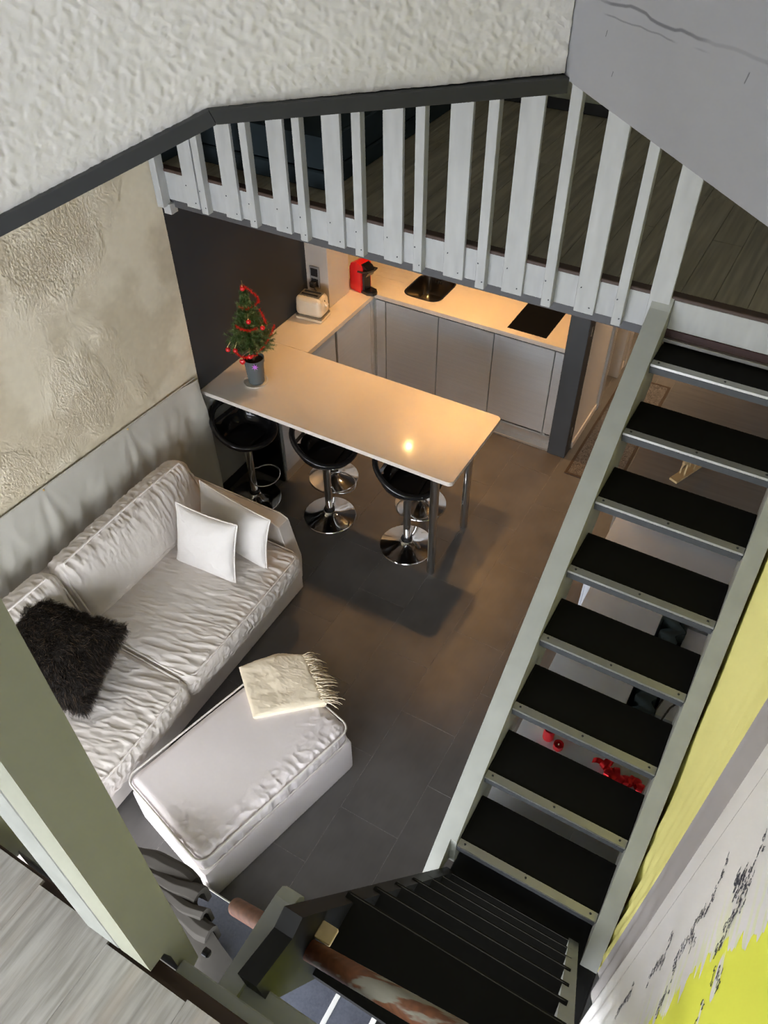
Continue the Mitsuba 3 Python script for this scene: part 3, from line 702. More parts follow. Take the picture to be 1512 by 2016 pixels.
for dx, dy, h, lab in bau:
    q = cxn * dx + cyn * dy
    b = thing('bauble', lab, 'bauble', 'red baubles on the tree')
    put('ball', move(trimesh.creation.icosphere(3, .0165), TX + q[0], TY + q[1], KH + h), 'm_red', b, smooth=True)
    put('cap', move(lathe([(0, 0), (.0045, 0), (.004, .007), (0, .007)], 10), TX + q[0], TY + q[1], KH + h + .0155), 'm_gold', b)
    put('loop', tube([[TX + q[0], TY + q[1], KH + h + .022], [TX + q[0] * .93 + .002, TY + q[1] * .93, KH + h + .04], [TX + q[0] * .86, TY + q[1] * .86, KH + h + .055]], .0009, 5), 'm_gold', b)
def star(n, r0, r1, th_):
    pts = [((r0 if i % 2 else r1) * math.cos(i * math.pi / n), (r0 if i % 2 else r1) * math.sin(i * math.pi / n)) for i in range(2 * n)]
    return extrude_polygon(Polygon(pts), th_, engine='earcut')
sm = star(7, .009, .026, .004); sm = move(sm, rx=80)
q = cxn * .017 + cyn * -.082
single('star_ornament', move(sm, TX + q[0], TY + q[1], KH + .178, rz=30), 'm_purple', 'purple star ornament hanging against the grey flower pot', 'ornament')
q = cxn * -.062 + cyn * -.085
ap = thing('apple_ornament', 'glossy red heart shaped ornament hanging over the left of the pot rim', 'ornament')
hm = trimesh.creation.icosphere(3, .02); hv = hm.vertices; hm.vertices[:, 2] += .35 * np.abs(hv[:, 0]); hm.vertices[:, 1] *= .6
put('body', move(hm, TX + q[0], TY + q[1], KH + .222, rz=30), 'm_red', ap, smooth=True)
put('string', tube([[TX + q[0], TY + q[1], KH + .238], [TX + q[0] * .8, TY + q[1] * .8, KH + .30]], .0008, 5), 'm_gold', ap)

# ------------------------------------------------------------------ sofa
sofa = thing('sofa', 'two seat pale beige velvet sofa with loose cushions against the beige wall', 'sofa')
def wr(scale, amp, seed, ang=0.0, stretch=4.0, mask=None):
    c, s = math.cos(ang), math.sin(ang)
    def f(p, n):
        u, v = c * p[:, 0] + s * p[:, 1], -s * p[:, 0] + c * p[:, 1]
        q = np.stack([u * scale / stretch, v * scale, p[:, 2] * scale * .8], 1)
        q[:, 1] += .8 * meshkit.fbm(np.stack([u * scale * .3, v * scale * .3, p[:, 2] * 0], 1), 2, seed + 9)
        w = (ridge(q, seed, 3) ** 2 - .45) * amp
        w = w + (meshkit.fbm(p * 3.0, 2, seed + 3) - .5) * .012
        return w * (mask(p) if mask is not None else 1.0)
    return f
put('base', box(.04, 1.065, -2.80, -.50, .03, .30, .012), 'm_sofa', sofa)
put('skirt', box(.9, 1.10, -2.78, -.475, .02, .31, .010), 'm_sofa', sofa)
def arm_(y0, y1):
    pts = [(.03, .05), (.03, .625), (.95, .625), (1.0, .605), (1.075, .28), (1.06, .05)]
    m = extrude_polygon(Polygon(pts).buffer(-.02).buffer(.02, 6), y1 - y0, engine='earcut'); v = m.vertices.copy()
    m.vertices = np.stack([v[:, 0], y0 + v[:, 2], v[:, 1]], 1); m.invert()
    k = put('arm', m, 'm_sofa', sofa, smooth=30)
    for y in (y0 + .004, y1 - .004):
        put('piping', tube([[.05, y, .627], [.5, y, .628], [.94, y, .627], [.995, y, .606], [1.03, y, .45], [1.07, y, .29]], .006, 6), 'm_piping', k, smooth=50)
arm_(-.535, -.43); arm_(-2.86, -2.755)
put('back_frame', rbox(.16, 2.32, .70, .03, .03, (.0, 0, .0)).apply_translation([.10, -1.645, .38]), 'm_sofa', sofa, smooth=40)
cush_w = 1.135
for yc, sd in ((-1.112, 3), (-2.235, 11)):
    def msk(p): return .45 + .75 * np.clip((p[:, 0] + .1) / .45, 0, 1)
    m = rbox(.88, cush_w - .012, .19, .055, .0072, (.03, .008, .014), wr(27, .013, sd, .22, 4.2, msk))
    c_ = put('seat_cushion', m.apply_translation([.735, yc, .385]), 'm_sofa', sofa, smooth=True)
    e = .5 * cush_w - .02
    put('piping', tube([[.735 + a, yc + b, .470] for a, b in ((-.43, -e), (.38, -e), (.43, -e + .05), (.445, 0), (.43, e - .05), (.38, e), (-.43, e))], .0065, 6), 'm_piping', c_, smooth=50)
for yc, sd, wd in ((-1.10, 21, 1.10), (-2.24, 29, 1.14)):
    def msk2(p): return .35 + .9 * np.clip((p[:, 2]) / .2 + .2, 0, 1)
    def f2(p, n, sd=sd): 
        q = np.stack([p[:, 1] * 30, p[:, 2] * 7, p[:, 0] * 12], 1)
        return ((ridge(q + np.array([0, 1, 0]) * meshkit.fbm(p * 5, 2, sd)[:, None] * 2, sd, 3) ** 2 - .45) * .013 + (meshkit.fbm(p * 3.2, 2, sd + 2) - .5) * .016) * msk2(p)
    m = rbox(.19, wd, .44, .065, .0075, (.04, .012, .02), f2)
    m = move(m, ry=-19); m.apply_translation([.30, yc, .685])
    c_ = put('back_cushion', m, 'm_sofa', sofa, smooth=True)
    e = wd / 2
    loop = np.array([[.075, -e + .05, .19], [.085, -e + .01, .1], [.085, -e + .01, -.15]]); loop2 = loop * [1, -1, 1]
    pip = np.vstack([loop[::-1], np.array([[.07, t * e, .215 + .012 * (1 - t * t)] for t in np.linspace(-.9, .9, 14)]), loop2])
    put('piping', move(tube(pip, .0068, 6), ry=-19).apply_translation([.30, yc, .685]), 'm_piping', c_, smooth=50)

def pillow(w, h, t, seed, n=46, wrinkle=.006):
    u, v = np.meshgrid(np.linspace(-1, 1, n), np.linspace(-1, 1, n), indexing='ij')
    bow = 1 - .07 * (1 - v ** 2); bow2 = 1 - .07 * (1 - u ** 2)
    th_ = t / 2 * ((1 - np.abs(u) ** 2.6).clip(0) * (1 - np.abs(v) ** 2.6).clip(0)) ** .55
    out = []
    for s in (1, -1):
        q = np.stack([u * 3.0 + seed, v * 3.0, np.full_like(u, s)], -1)
        edge = np.maximum(np.abs(u), np.abs(v))
        rad = np.arctan2(v, u)
        wv = (ridge(np.stack([np.cos(rad) * 5, np.sin(rad) * 5, edge * 2.0 + seed], -1), seed + s, 2) - .6) * wrinkle * edge ** 2 * (1 - edge ** 8)
        wv += (meshkit.fbm(q, 3, seed + 5) - .5) * .02 * (1 - edge ** 4)
        P = np.stack([u * w / 2 * bow, v * h / 2 * bow2, s * (th_ + wv)], -1)
        m = grid(P);
        if s < 0: m.invert()
        out.append(m)
    ed = np.vstack([np.stack([np.linspace(-1, 1, n), -np.ones(n)], 1)[:-1], np.stack([np.ones(n), np.linspace(-1, 1, n)], 1)[:-1], np.stack([np.linspace(1, -1, n), np.ones(n)], 1)[:-1], np.stack([-np.ones(n), np.linspace(1, -1, n)], 1)[:-1]])
    pip = np.stack([ed[:, 0] * w / 2 * (1 - .07 * (1 - ed[:, 1] ** 2)), ed[:, 1] * h / 2 * (1 - .07 * (1 - ed[:, 0] ** 2)), np.zeros(len(ed))], 1)
    m = cat(out); m.merge_vertices(digits_vertex=6); m.fix_normals() if False else None
    return m, tube(pip, .0045, 6, closed=True)
def place(m, origin, X, Yv):         # local x, y axes given; z = X x Y
    X = np.array(X, float); X /= np.linalg.norm(X); Yv = np.array(Yv, float); Yv -= X * (X @ Yv); Yv /= np.linalg.norm(Yv); Z = np.cross(X, Yv)
    m = m.copy(); m.vertices = m.vertices @ np.array([X, Yv, Z]) + np.array(origin); return m
for w_, h_, t_, o_, X_, Y_, sd, lab in ((.455, .435, .15, (.735, -.925, .688), (1, .06, 0), (-.08, .28, 1), 2, 'white square throw pillow in front of the other one at the right of the sofa'),
                                         (.60, .40, .15, (.775, -.705, .672), (1, -.10, -.02), (-.05, .22, 1), 4, 'pale throw pillow leaning against the sofa arm behind the square one')):
    tp = thing('throw_pillow', lab, 'pillow')
    a, b = pillow(w_, h_, t_, sd)
    c_ = put('cover', place(a, o_, X_, Y_), 'm_pillow', tp, smooth=True)
    put('piping', place(b, o_, X_, Y_), 'm_piping', c_, smooth=50)

# fur pillow
def fur_pillow():
    k = thing('fur_pillow', 'large dark brown furry pillow on the left seat of the sofa', 'pillow')
    a, b = pillow(.60, .52, .22, 9)
    o_, X_, Y_ = (.55, -1.988, .72), (.524, .179, -.18), (-.254, .377, .14)
    core = place(a, o_, X_, Y_)
    put('cover', core, 'm_fur', k, smooth=True)
    r = np.random.default_rng(12)
    core.fix_normals()
    for nm, N, mt, L in (('fur', 30000, 'm_fur', .042), ('fur', 5200, 'm_fur_brown', .046)):
        pts, fi = trimesh.sample.sample_surface(core, N, seed=N)
        nr = core.face_normals[fi]
        cl = np.stack([meshkit.noise(pts * 26, s) for s in (1, 2, 3)], -1) - .5
        d = nr * .75 + cl * 1.9 + np.array([.25, -.1, -.45]) + r.normal(size=pts.shape) * .22
        d /= np.linalg.norm(d, axis=1, keepdims=True)
        wv = np.cross(d, r.normal(size=pts.shape)); wv /= np.linalg.norm(wv, axis=1, keepdims=True); wv *= .0011
        l = L * r.uniform(.6, 1.15, (N, 1)); bend = np.array([0, 0, -1]) * .35 * l
        m1, tip = pts + d * l * .55, pts + d * l + bend
        V = np.stack([pts - wv, pts + wv, m1 - wv * .8, m1 + wv * .8, tip], 1).reshape(-1, 3)
        i5 = (np.arange(N) * 5)[:, None]
        F = np.vstack([i5 + [0, 1, 3], i5 + [0, 3, 2], i5 + [2, 3, 4]])
        stuff(put(nm, trimesh.Trimesh(V, F, process=False), mt, k, smooth=False))
fur_pillow()

# ------------------------------------------------------------------ ottoman and its throw
ot = thing('ottoman', 'long pale pinkish grey upholstered ottoman in front of the sofa', 'ottoman')
OC = np.array([1.672, -1.858]); OA = math.degrees(math.atan2(-.236, .973))     # centre, turn
def otm(m, z=0): return move(m, OC[0], OC[1], z, OA)
def fo(p, n):
    ed = np.maximum(np.abs(p[:, 0]) / .30, np.abs(p[:, 1]) / .48)
    q = np.stack([p[:, 0] * 26, p[:, 1] * 26, p[:, 2] * 4], 1)
    side = np.clip((ed - .55) / .4, 0, 1) * np.clip(p[:, 0] * 5 + .4, 0, 1)
    return (ridge(q, 4, 2) ** 2 - .45) * .012 * side + (meshkit.fbm(p * 3, 2, 6) - .5) * .010
put('skirt', otm(rbox(.645, 1.012, .30, .02, .03), .152), 'm_ottoman', ot, smooth=40)
oc_ = put('cushion', otm(rbox(.628, .998, .145, .05, .007, (.006, .006, .018), fo), .375), 'm_ottoman', ot, smooth=True)
def rrect(hx, hy, r, z, n=8):
    out = []
    for cx, cy, a0 in ((hx - r, hy - r, 0), (-hx + r, hy - r, 90), (-hx + r, -hy + r, 180), (hx - r, -hy + r, 270)):
        for t in np.linspace(0, 90, n): out.append([cx + r * math.cos(math.radians(a0 + t)), cy + r * math.sin(math.radians(a0 + t)), z])
    return np.array(out)
put('piping', otm(tube(rrect(.318, .503, .06, .435), .006, 8, closed=True)), 'm_piping', oc_, smooth=50)
put('piping', otm(tube(rrect(.312, .497, .05, .315), .005, 8, closed=True)), 'm_piping', oc_, smooth=50)
def throw():
    k = thing('throw_blanket', 'folded cream wool throw with fringe lying on the far corner of the ottoman', 'blanket')
    A, B, Cc, D = [np.array(v) for v in ((1.36, -1.455), (1.625, -1.675), (1.915, -1.405), (1.64, -1.205))]
    n = 60; u, v = np.meshgrid(np.linspace(0, 1, n), np.linspace(0, 1, n), indexing='ij')
    def lay(z0, seed, sh, curve):
        P2 = (1 - u)[..., None] * (1 - v)[..., None] * A + ((1 - u) * v)[..., None] * B + (u * v)[..., None] * Cc + (u * (1 - v))[..., None] * D
        P2 = P2 + sh + curve * np.stack([-.25 * np.sin(u * math.pi) * (1 - v) ** 2, .9 * np.sin(u * math.pi) * (1 - v) ** 2], -1) * .07
        q = np.stack([P2[..., 0] * 8, P2[..., 1] * 8, np.full_like(u, seed)], -1)
        z = z0 + (meshkit.fbm(q, 3, seed) - .5) * .022
        ed = np.minimum(np.minimum(u, 1 - u), np.minimum(v, 1 - v))
        z = z - .012 * np.exp(-ed / .03)
        fz = np.stack([P2[..., 0] * 140, P2[..., 1] * 140, z * 0], -1); z = z + (meshkit.noise(fz, 3) - .5) * .003
        return np.concatenate([P2, z[..., None]], -1)
    ms = []
    for z0, sd, sh, cv in ((.470, 2, np.array([0, 0]), 1.0), (.484, 3, np.array([.004, .004]), .8), (.498, 4, np.array([.0, 0.0]), .6)):
        Pt = lay(z0, sd, sh, cv); top_ = grid(Pt); Pb = Pt.copy(); Pb[..., 2] -= .014; bot = grid(Pb); bot.invert()
        rim_ = []
        for (a, b) in ((Pt[0], Pb[0]), (Pt[-1], Pb[-1]), (Pt[:, 0], Pb[:, 0]), (Pt[:, -1], Pb[:, -1])): rim_.append(grid(np.stack([a, b], 1)))
        ms += [top_, bot] + rim_
    put('cloth', cat(ms), 'm_throw', k, smooth=True)
    r = np.random.default_rng(4); fr = []
    for z0, m_ in ((.492, 80), (.475, 80)):
        for t in np.linspace(.01, .99, m_):
            b = D * (1 - t) + Cc * t; b3 = np.array([b[0], b[1], z0 + r.uniform(-.006, .006)])
            d = np.array([.75, .55]) + r.normal(size=2) * .28
            l = r.uniform(.05, .085)
            pts = [b3 - np.array([d[0], d[1], 0]) * .01, b3 + np.array([d[0] * l * .4, d[1] * l * .4, .004]), b3 + np.array([d[0] * l * .8, d[1] * l * .8, -.012]), b3 + np.array([d[0] * l, d[1] * l, -.03])]
            fr.append(tube(pts, [.0032, .003, .0025, .0015], 5))
    stuff(put('fringe', cat(fr), 'm_throw', k, smooth=50))
throw()

# sheet pinned to the wall behind the sofa
def sheet():
    k = thing('wall_cloth', 'pale grey cloth tacked along the beige wall behind the sofa', 'cloth')
    ny, nz = 240, 90
    Y = np.linspace(-2.9, -.045, ny); t = np.linspace(0, 1, nz)
    tacks = [-2.6, -2.0, -1.38, -.70, -.06]
    top_ = 1.135 + (-.05 - Y) * .045
    P = np.zeros((ny, nz, 3))
    q = np.stack([np.repeat(Y[:, None] * 7, nz, 1), np.repeat(t[None] * 2.0, ny, 0), np.zeros((ny, nz))], -1)
    fan = np.zeros((ny, nz))
    for c in tacks[:4]:
        a = (Y[:, None] - c) / (.05 + t[None] * .55)
        fan += np.cos(a * 9) * np.exp(-(a * 1.1) ** 2) * np.clip(t[None] * 4, 0, 1)
    edge = np.exp(-((Y[:, None] + .07) / .09) ** 2) * (1 + np.sin(t[None] * 2)) * .02
    P[..., 0] = .012 + np.clip(t[None] * 4, .1, 1) * (.034 * meshkit.fbm(q, 3, 2) + .012 * ridge(q * [1.1, .8, 1] + q[..., 1:2] * [1.6, 0, 0], 8, 3) ** 2) + .006 * (fan + 1) + edge
    P[..., 1] = Y[:, None] + .0 * t[None] - .07 * t[None] * np.clip((Y[:, None] + .5) / .45, 0, 1) * 0
    P[..., 2] = top_[:, None] * (1 - t[None]) + .12 * t[None]
    f = grid(P); b = P.copy(); b[..., 0] -= .003; g_ = grid(b); g_.invert()
    put('cloth', cat([f, g_]), 'm_sheet', k, smooth=True)
    put('hem', tube(np.stack([np.full(60, .016), np.linspace(-2.9, -.045, 60), np.interp(np.linspace(-2.9, -.045, 60), Y, top_)], 1), .005, 6), 'm_sheet', k, smooth=50)
    for y in tacks: put('tack', move(trimesh.creation.icosphere(1, .006), .024, y, 1.125 + (-.05 - y) * .045), 'm_gold', k)
sheet()

# ------------------------------------------------------------------ folded dark throw near the steps
def dark_throw():
    k = thing('dark_blanket', 'dark grey brown blanket lying in thick folds on the slate step by the loft post', 'blanket')
    for q_, (xe, y, z) in enumerate(((1.965, -2.545, .585), (2.03, -2.585, .600), (2.10, -2.625, .605), (2.165, -2.662, .600))):
        outer = Polygon([(-.030, -.075), (-.030, .02), (-.018, .05), (0, .058), (.018, .05), (.030, .02), (.030, -.075)]).buffer(.006, 4)
        inner = Polygon([(-.017, -.12), (-.017, .012), (-.008, .034), (0, .038), (.008, .034), (.017, .012), (.017, -.12)])
        u = outer.difference(inner); m_ = extrude_polygon(u, .42, engine='earcut')
        m_ = m_.subdivide_to_size(.03); v = m_.vertices; d = v[:, 2]
        wob = .009 * np.sin(d * 13 + q_ * 1.7) + .004 * np.sin(d * 31 + q_)
        wide_ = 1.05 + .22 * np.sin(d * 9 + q_ * 2.1)
        m_.vertices = np.stack([xe - d, y + v[:, 0] * wide_ * 1.15 + wob - d * .05, z + v[:, 1] * 1.15 * (1 - .25 * d) + .012 * np.sin(d * 11 + q_) - .10 * np.maximum(d - .2, 0)], 1)
        put('fold', m_, 'm_darkcloth', k, smooth=40)
    n, nt_ = 60, 60
    u, t = np.meshgrid(np.linspace(0, 1, n), np.linspace(0, 1, nt_), indexing='ij')
    xx = 1.80 + .50 * u; edge_ = np.clip((u - .72) / .28, 0, 1)
    yy = -2.655 - .36 * t ** .8 - .03 * edge_ ** 2 + .012 * np.sin(u * 13)
    zz = .63 - .40 * t ** 2.0 - .32 * edge_ ** 2.2 + .012 * meshkit.fbm(np.stack([u * 7, t * 4, u * 0], -1), 3, 3)
    P = np.stack([xx, yy, np.maximum(zz, .212)], -1); Q = P.copy(); Q[..., 2] -= .008; f, g_ = grid(P), grid(Q); g_.invert()
    put('drape', cat([f, g_]), 'm_darkcloth', k, smooth=True)
dark_throw()

# ------------------------------------------------------------------ under the stairs
mt = thing('doormat', 'long speckled brown doormat with a dark border on the hall floor', 'doormat')
put('pile', box(2.262, 2.646, 1.575, 3.085, .001, .010, .003), 'm_doormat', mt)
put('border', prism_xy(sbox(2.242, 1.555, 2.666, 3.105).difference(sbox(2.262, 1.575, 2.646, 3.085)), .001, .009), 'm_matedge', mt)
cs = thing('console', 'brown topped low cabinet against the right wall under the upper stairs', 'cabinet')
put('top', box(2.80, 3.66, .82, 2.12, .725, .75, .003), 'm_wood', cs)
put('body', box(2.82, 3.655, .83, 2.10, .0, .725, .002), 'm_wood', cs)
for y0 in (.835, 1.47): put('door', box(2.805, 2.82, y0, y0 + .625, .03, .71, .002), 'm_wood', cs)
for lab, (x0, y0, y1, xe) in (('white glossy low cabinet between the brown console and the candles', (2.84, .13, .80, 3.655)), ('long white glossy sideboard under the lower stairs carrying red candles', (2.895, -1.655, .11, 3.345))):
    sb = thing('sideboard', lab, 'sideboard')
    put('top', box(x0, xe, y0, y1, .475, .50, .002), 'm_whitegloss', sb)
    put('body', box(x0 + .015, xe - .01, y0 + .01, y1 - .01, .04, .475, .002), 'm_whitegloss', sb)
    nd = 1 if y1 - y0 < 1 else 3; L_ = (y1 - y0 - .02) / nd
    for i in range(nd): put('door', box(x0, x0 + .014, y0 + .012 + i * L_, y0 + .008 + (i + 1) * L_, .05, .47, .002), 'm_whitegloss', sb)
    put('foot', box(x0 + .05, xe - .05, y0 + .05, y1 - .05, 0, .04), 'm_black', sb)
sh_ = thing('wall_shelf', 'white shelf along the right wall holding a shiny red ribbon bow', 'shelf')
put('board', box(3.345, 3.655, -1.70, -.78, .475, .50, .002), 'm_whitegloss', sh_)
put('bracket', box(3.60, 3.655, -1.6, -1.56, .30, .475, .002), 'm_whitegloss', sh_); put('bracket', box(3.60, 3.655, -.92, -.88, .30, .475, .002), 'm_whitegloss', sh_)
def candle(x, y, r_, h, lab, wick=True, m_='m_candle'):
    k = thing('candle', lab, 'candle', 'candles on the white sideboard')
    put('wax', move(lathe([(0, 0), (r_, 0), (r_ * 1.02, .004), (r_, h), (r_ * .82, h), (r_ * .78, h - .012), (0, h - .014)], 28), x, y, .50), m_, k, smooth=35)
    put('flame_tip', move(lathe([(0, 0), (.004, .003), (.005, .010), (.0, .022)], 10), x, y, .50 + h - .014), 'm_wax', k, smooth=40)
candle(3.052, -1.005, .029, .085, 'tall red pillar candle at the left of the white sideboard')
candle(3.118, -1.035, .026, .035, 'short red candle nearest the viewer on the white sideboard')
candle(3.165, -.93, .030, .04, 'low red candle furthest right in the candle group')
for x, y, h, lab in ((3.00, -.935, .04, 'small yellow candle behind the tall red candle'), (3.10, -.905, .03, 'low yellow candle between the red candles')):
    candle(x, y, .032, h, lab, m_='m_gold')
def bow():
    k = thing('ribbon_bow', 'shiny red ribbon bow of many loops lying on the white shelf', 'bow')
    r = np.random.default_rng(8)
    lp = []
    for i in range(13):
        cx = 3.37 + i * .0155 + r.uniform(-.006, .006); cy = -1.045 + r.uniform(-.035, .03) ; a = r.uniform(0, math.pi); R_ = r.uniform(.022, .038)
        t = np.linspace(0, 2 * math.pi, 26)
        ring = np.stack([np.cos(t) * R_, np.zeros(26), np.sin(t) * R_ * .8 + R_ * .8], 1)
        w_ = .014
        P = np.stack([ring + [0, -w_, 0], ring + [0, w_, 0]], 1)
        ca, sa = math.cos(a), math.sin(a)
        Pr = P.copy(); Pr[..., 0] = P[..., 0] * ca - P[..., 1] * sa + cx; Pr[..., 1] = P[..., 0] * sa + P[..., 1] * ca + cy; Pr[..., 2] = P[..., 2] + .502
        o_ = Pr.copy(); o_[..., 2] += 0
        lp.append(Pr)
    for P in lp:
        put('loop', grid(P), 'm_redfoil', k, smooth=True)
    put('tail', grid(np.stack([np.stack([np.linspace(3.30, 3.39, 12), -1.04 + .02 * np.linspace(0, 1, 12), .505 + .012 * np.sin(np.linspace(0, 6, 12)) + .012], 1), np.stack([np.linspace(3.30, 3.39, 12), -1.012 + .02 * np.linspace(0, 1, 12), .512 + .012 * np.sin(np.linspace(0, 6, 12)) + .012], 1)], 1)), 'm_redfoil', k, smooth=True)
bow()
def reindeer():
    k = thing('reindeer_figure', 'small pale wooden reindeer on a plank standing on the brown console', 'figurine')
    d = np.array([.09, .22]) / np.linalg.norm([.09, .22]); n_ = np.array([d[1], -d[0]]); c = np.array([3.145, 1.11]); z0 = .75
    base = move(box(-.14, .14, -.03, .03, 0, .018, .002), c[0], c[1], z0, math.degrees(math.atan2(d[1], d[0])))
    put('plank', base, 'm_rawwood', k)
    def P(a, b, z): return np.array([c[0] + d[0] * a + n_[0] * b, c[1] + d[1] * a + n_[1] * b, z0 + z])
    for a, b in ((-.05, -.015), (-.05, .018), (.05, -.015), (.05, .018)):
        put('leg', tube([P(a, b, .016), P(a * 1.05, b, .06), P(a * .9, b * .7, .115)], [.006, .0055, .007], 8), 'm_rawwood', k, smooth=50)
    put('body', tube([P(-.075, 0, .12), P(-.05, 0, .125), P(.04, 0, .125), P(.075, 0, .12)], [.012, .02, .02, .012], 12), 'm_rawwood', k, smooth=50)
    put('neck', tube([P(-.06, 0, .13), P(-.085, 0, .19), P(-.09, 0, .215)], [.012, .010, .013], 10), 'm_rawwood', k, smooth=50)
    put('muzzle', tube([P(-.085, 0, .215), P(-.13, 0, .205)], [.013, .008], 10), 'm_rawwood', k, smooth=50)
    put('nose', move(trimesh.creation.icosphere(2, .010), *P(-.135, 0, .205)), 'm_red', k, smooth=True)
    for s in (-1, 1): put('antler', tube([P(-.085, s * .008, .225), P(-.08, s * .03, .26), P(-.085, s * .045, .30)], [.004, .0035, .002], 6), 'm_rawwood', k, smooth=50)
reindeer()
def dark_curtain():
    ny, nz = 120, 24
    Y = np.linspace(-.78, .12, ny); P = np.zeros((ny, nz, 3))
    P[..., 0] = 3.47 + (.018 * np.sin(Y * 62) + .012 * np.sin(Y * 33 + 1))[:, None]
    P[..., 1] = Y[:, None]; P[..., 2] = np.linspace(.01, .50, nz)[None]
    q = P.copy(); q[..., 0] += .004; b = grid(q); b.invert()
    top_ = P[:, -1].copy(); top2 = top_.copy(); top2[:, 0] -= .09; top3 = top2.copy(); top3[:, 2] = .02
    single('dark_drape', cat([grid(P), b, grid(np.stack([top_, top2, top3], 1))]), 'm_curtaindark', 'dark teal cloth hanging in folds behind the white sideboard', 'cloth', True)
dark_curtain()
single('storage_box', box(3.50, 3.66, -.55, .12, .005, .44, .004), 'm_greywall', 'grey box against the right wall behind the dark teal cloth', 'box')
for i, (pts, lab) in enumerate((([[3.46, -.80, .505], [3.47, -.66, .515], [3.50, -.52, .47], [3.52, -.40, .445]], 'longer black cable lying over the grey box'), ([[3.50, -.72, .50], [3.535, -.62, .48], [3.56, -.48, .45], [3.59, -.42, .445]], 'shorter black cable beside the other one on the grey box'))):
    single('cable', tube(pts, .005, 8), 'm_black', lab, 'cable', 40)

# ------------------------------------------------------------------ daybed on the mezzanine
db = thing('daybed', 'dark teal covered daybed standing on the mezzanine behind the railing', 'bed')
put('base', box(.06, 1.05, .19, 1.93, 2.534, 2.63, .008), 'm_teal', db)
put('mattress', rbox(.99, 1.74, .18, .03, .06, (0, 0, .01)).apply_translation([.555, 1.06, 2.72]), 'm_teal', db, smooth=40)
put('piping', tube([[1.05, .2, 2.795], [1.055, 1.0, 2.80], [1.05, 1.90, 2.795]], .006, 6), 'm_teal2', db)
put('headboard', rbox(.14, 1.74, .62, .03, .06).apply_translation([.09, 1.06, 3.0]), 'm_teal', db, smooth=40)

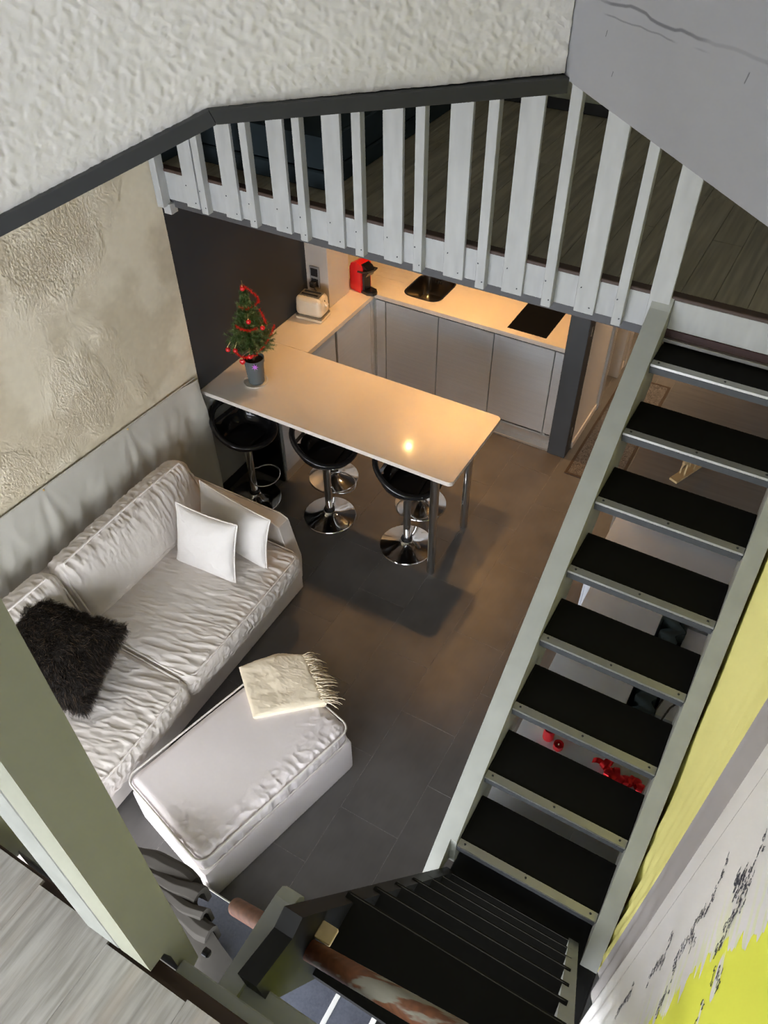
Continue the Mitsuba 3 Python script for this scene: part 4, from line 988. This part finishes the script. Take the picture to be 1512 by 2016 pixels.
# ------------------------------------------------------------------ curtain with lettering on the right
def curtain():
    k = thing('curtain', 'tall curtain with a yellow band, a grey band and a white panel printed with handwriting', 'curtain')
    Y = np.linspace(-.25, -3.06, 420); Z = np.linspace(.64, 3.80, 90)
    YY, ZZ = np.meshgrid(Y, Z, indexing='ij')
    amp = .0015 + .010 * np.clip((1.7 - ZZ) / .9, 0, 1) ** 1.3
    fold = np.sin(YY * 58 + .8 * np.sin(YY * 13)) * np.clip((-1.45 - YY) / .3, 0, 1) + .7 * np.sin(YY * 17)
    X = 3.648 + amp * fold
    X = np.where(YY < -2.18, 3.648 + (X - 3.648) * np.clip((1.9 - ZZ) / .5, 0, 1), X)
    P = np.stack([X, YY, ZZ], -1); Q = P.copy(); Q[..., 0] += .003
    f, b = grid(P), grid(Q); f.invert()
    put('cloth', cat([f, b]), 'm_curtain', k, smooth=True)
    paths = [[(-2.416, 2.761), (-2.439, 2.752), (-2.456, 2.731), (-2.478, 2.712), (-2.499, 2.694), (-2.488, 2.636), (-2.502, 2.579), (-2.553, 2.649)],
             [(-2.543, 3.02), (-2.54, 2.963), (-2.514, 2.885), (-2.545, 2.916), (-2.597, 2.982), (-2.604, 2.96), (-2.611, 2.922), (-2.629, 2.898), (-2.647, 2.867)], [(-2.685, 2.9), (-2.714, 2.954), (-2.731, 2.947)],
             [(-2.41, 2.333), (-2.449, 2.338), (-2.481, 2.338), (-2.465, 2.224), (-2.488, 2.169)], [(-2.526, 2.571), (-2.527, 2.497), (-2.57, 2.522)],
             [(-2.408, 1.901), (-2.443, 1.916), (-2.434, 1.833), (-2.448, 1.742)], [(-2.594, 2.526), (-2.607, 2.473), (-2.645, 2.45)], [(-2.488, 3.027), (-2.506, 3.017), (-2.534, 3.028)], [(-2.73, 2.867), (-2.755, 2.863)], [(-2.58, 3.012), (-2.567, 2.968), (-2.518, 2.888)]]
    r = np.random.default_rng(2); st_ = []
    for p in paths:
        p = np.array(p); L = np.concatenate([[0], np.cumsum(np.linalg.norm(np.diff(p, axis=0), axis=1))])
        m_ = max(3, int(L[-1] / .0075))
        for j in range(m_):
            s = (j + .5) / m_ * L[-1]
            for row in range(r.integers(1, 3)):
                c = np.array([np.interp(s, L, p[:, 0]), np.interp(s, L, p[:, 1])]) + r.normal(size=2) * [.009, .008]
                h_, w_ = r.uniform(.006, .013), r.uniform(.003, .006); kind = r.integers(0, 3); t = np.linspace(0, 1, 9)
                if kind == 0: a, b = w_ * np.sin(t * 3.0), h_ * (t - .5)                   # hooked down stroke
                elif kind == 1: a, b = w_ * np.cos(t * 5.4), h_ * .45 * np.sin(t * 5.4)     # open loop
                else: a, b = w_ * (t * 2 - 1), h_ * .3 * np.sin(t * 9)                      # small wave
                # strokes lean: tall along y on the cloth, lines of writing run along z
                st_.append(tube(np.stack([np.full(9, 3.6463), c[0] + b * 1.1 + a * .25, c[1] + a + b * .35], 1), .00042, 3, caps=False))
    stuff(put('lettering', cat(st_), 'm_ink', k))
curtain()

# ------------------------------------------------------------------ warm ceiling spots
for i, (x, y, s, dc) in enumerate(lamp_spots):
    where = ['above the right end of the bar table', 'above the kitchen sink corner', 'above the left end of the bar table', 'above the near end of the doormat', 'above the far end of the hall', 'above the cabinets near the hob'][i]
    k = thing('ceiling_spot', 'small round warm ceiling spot ' + where, 'lamp', 'ceiling spots under the mezzanine')
    put('can', move(lathe([(.0, dc), (.046, dc), (.046, 0), (.037, 0), (.037, dc - .002), (0, dc - .002)], 28), x, y, 2.337 - dc), 'm_black', k, smooth=30)
    dsk = move(trimesh.creation.cylinder(.030, .003, sections=28), x, y, 2.331)
    kk = num(k + '__bulb'); e = LAMP * s; hue = (1.0, .66, .36) if i in (3, 4) else WARM
    scene[kk] = {**mikit.ply(dsk, 'm_white'), 'emitter': {'type': 'area', 'radiance': {'type': 'rgb', 'value': [e * c for c in hue]}}}
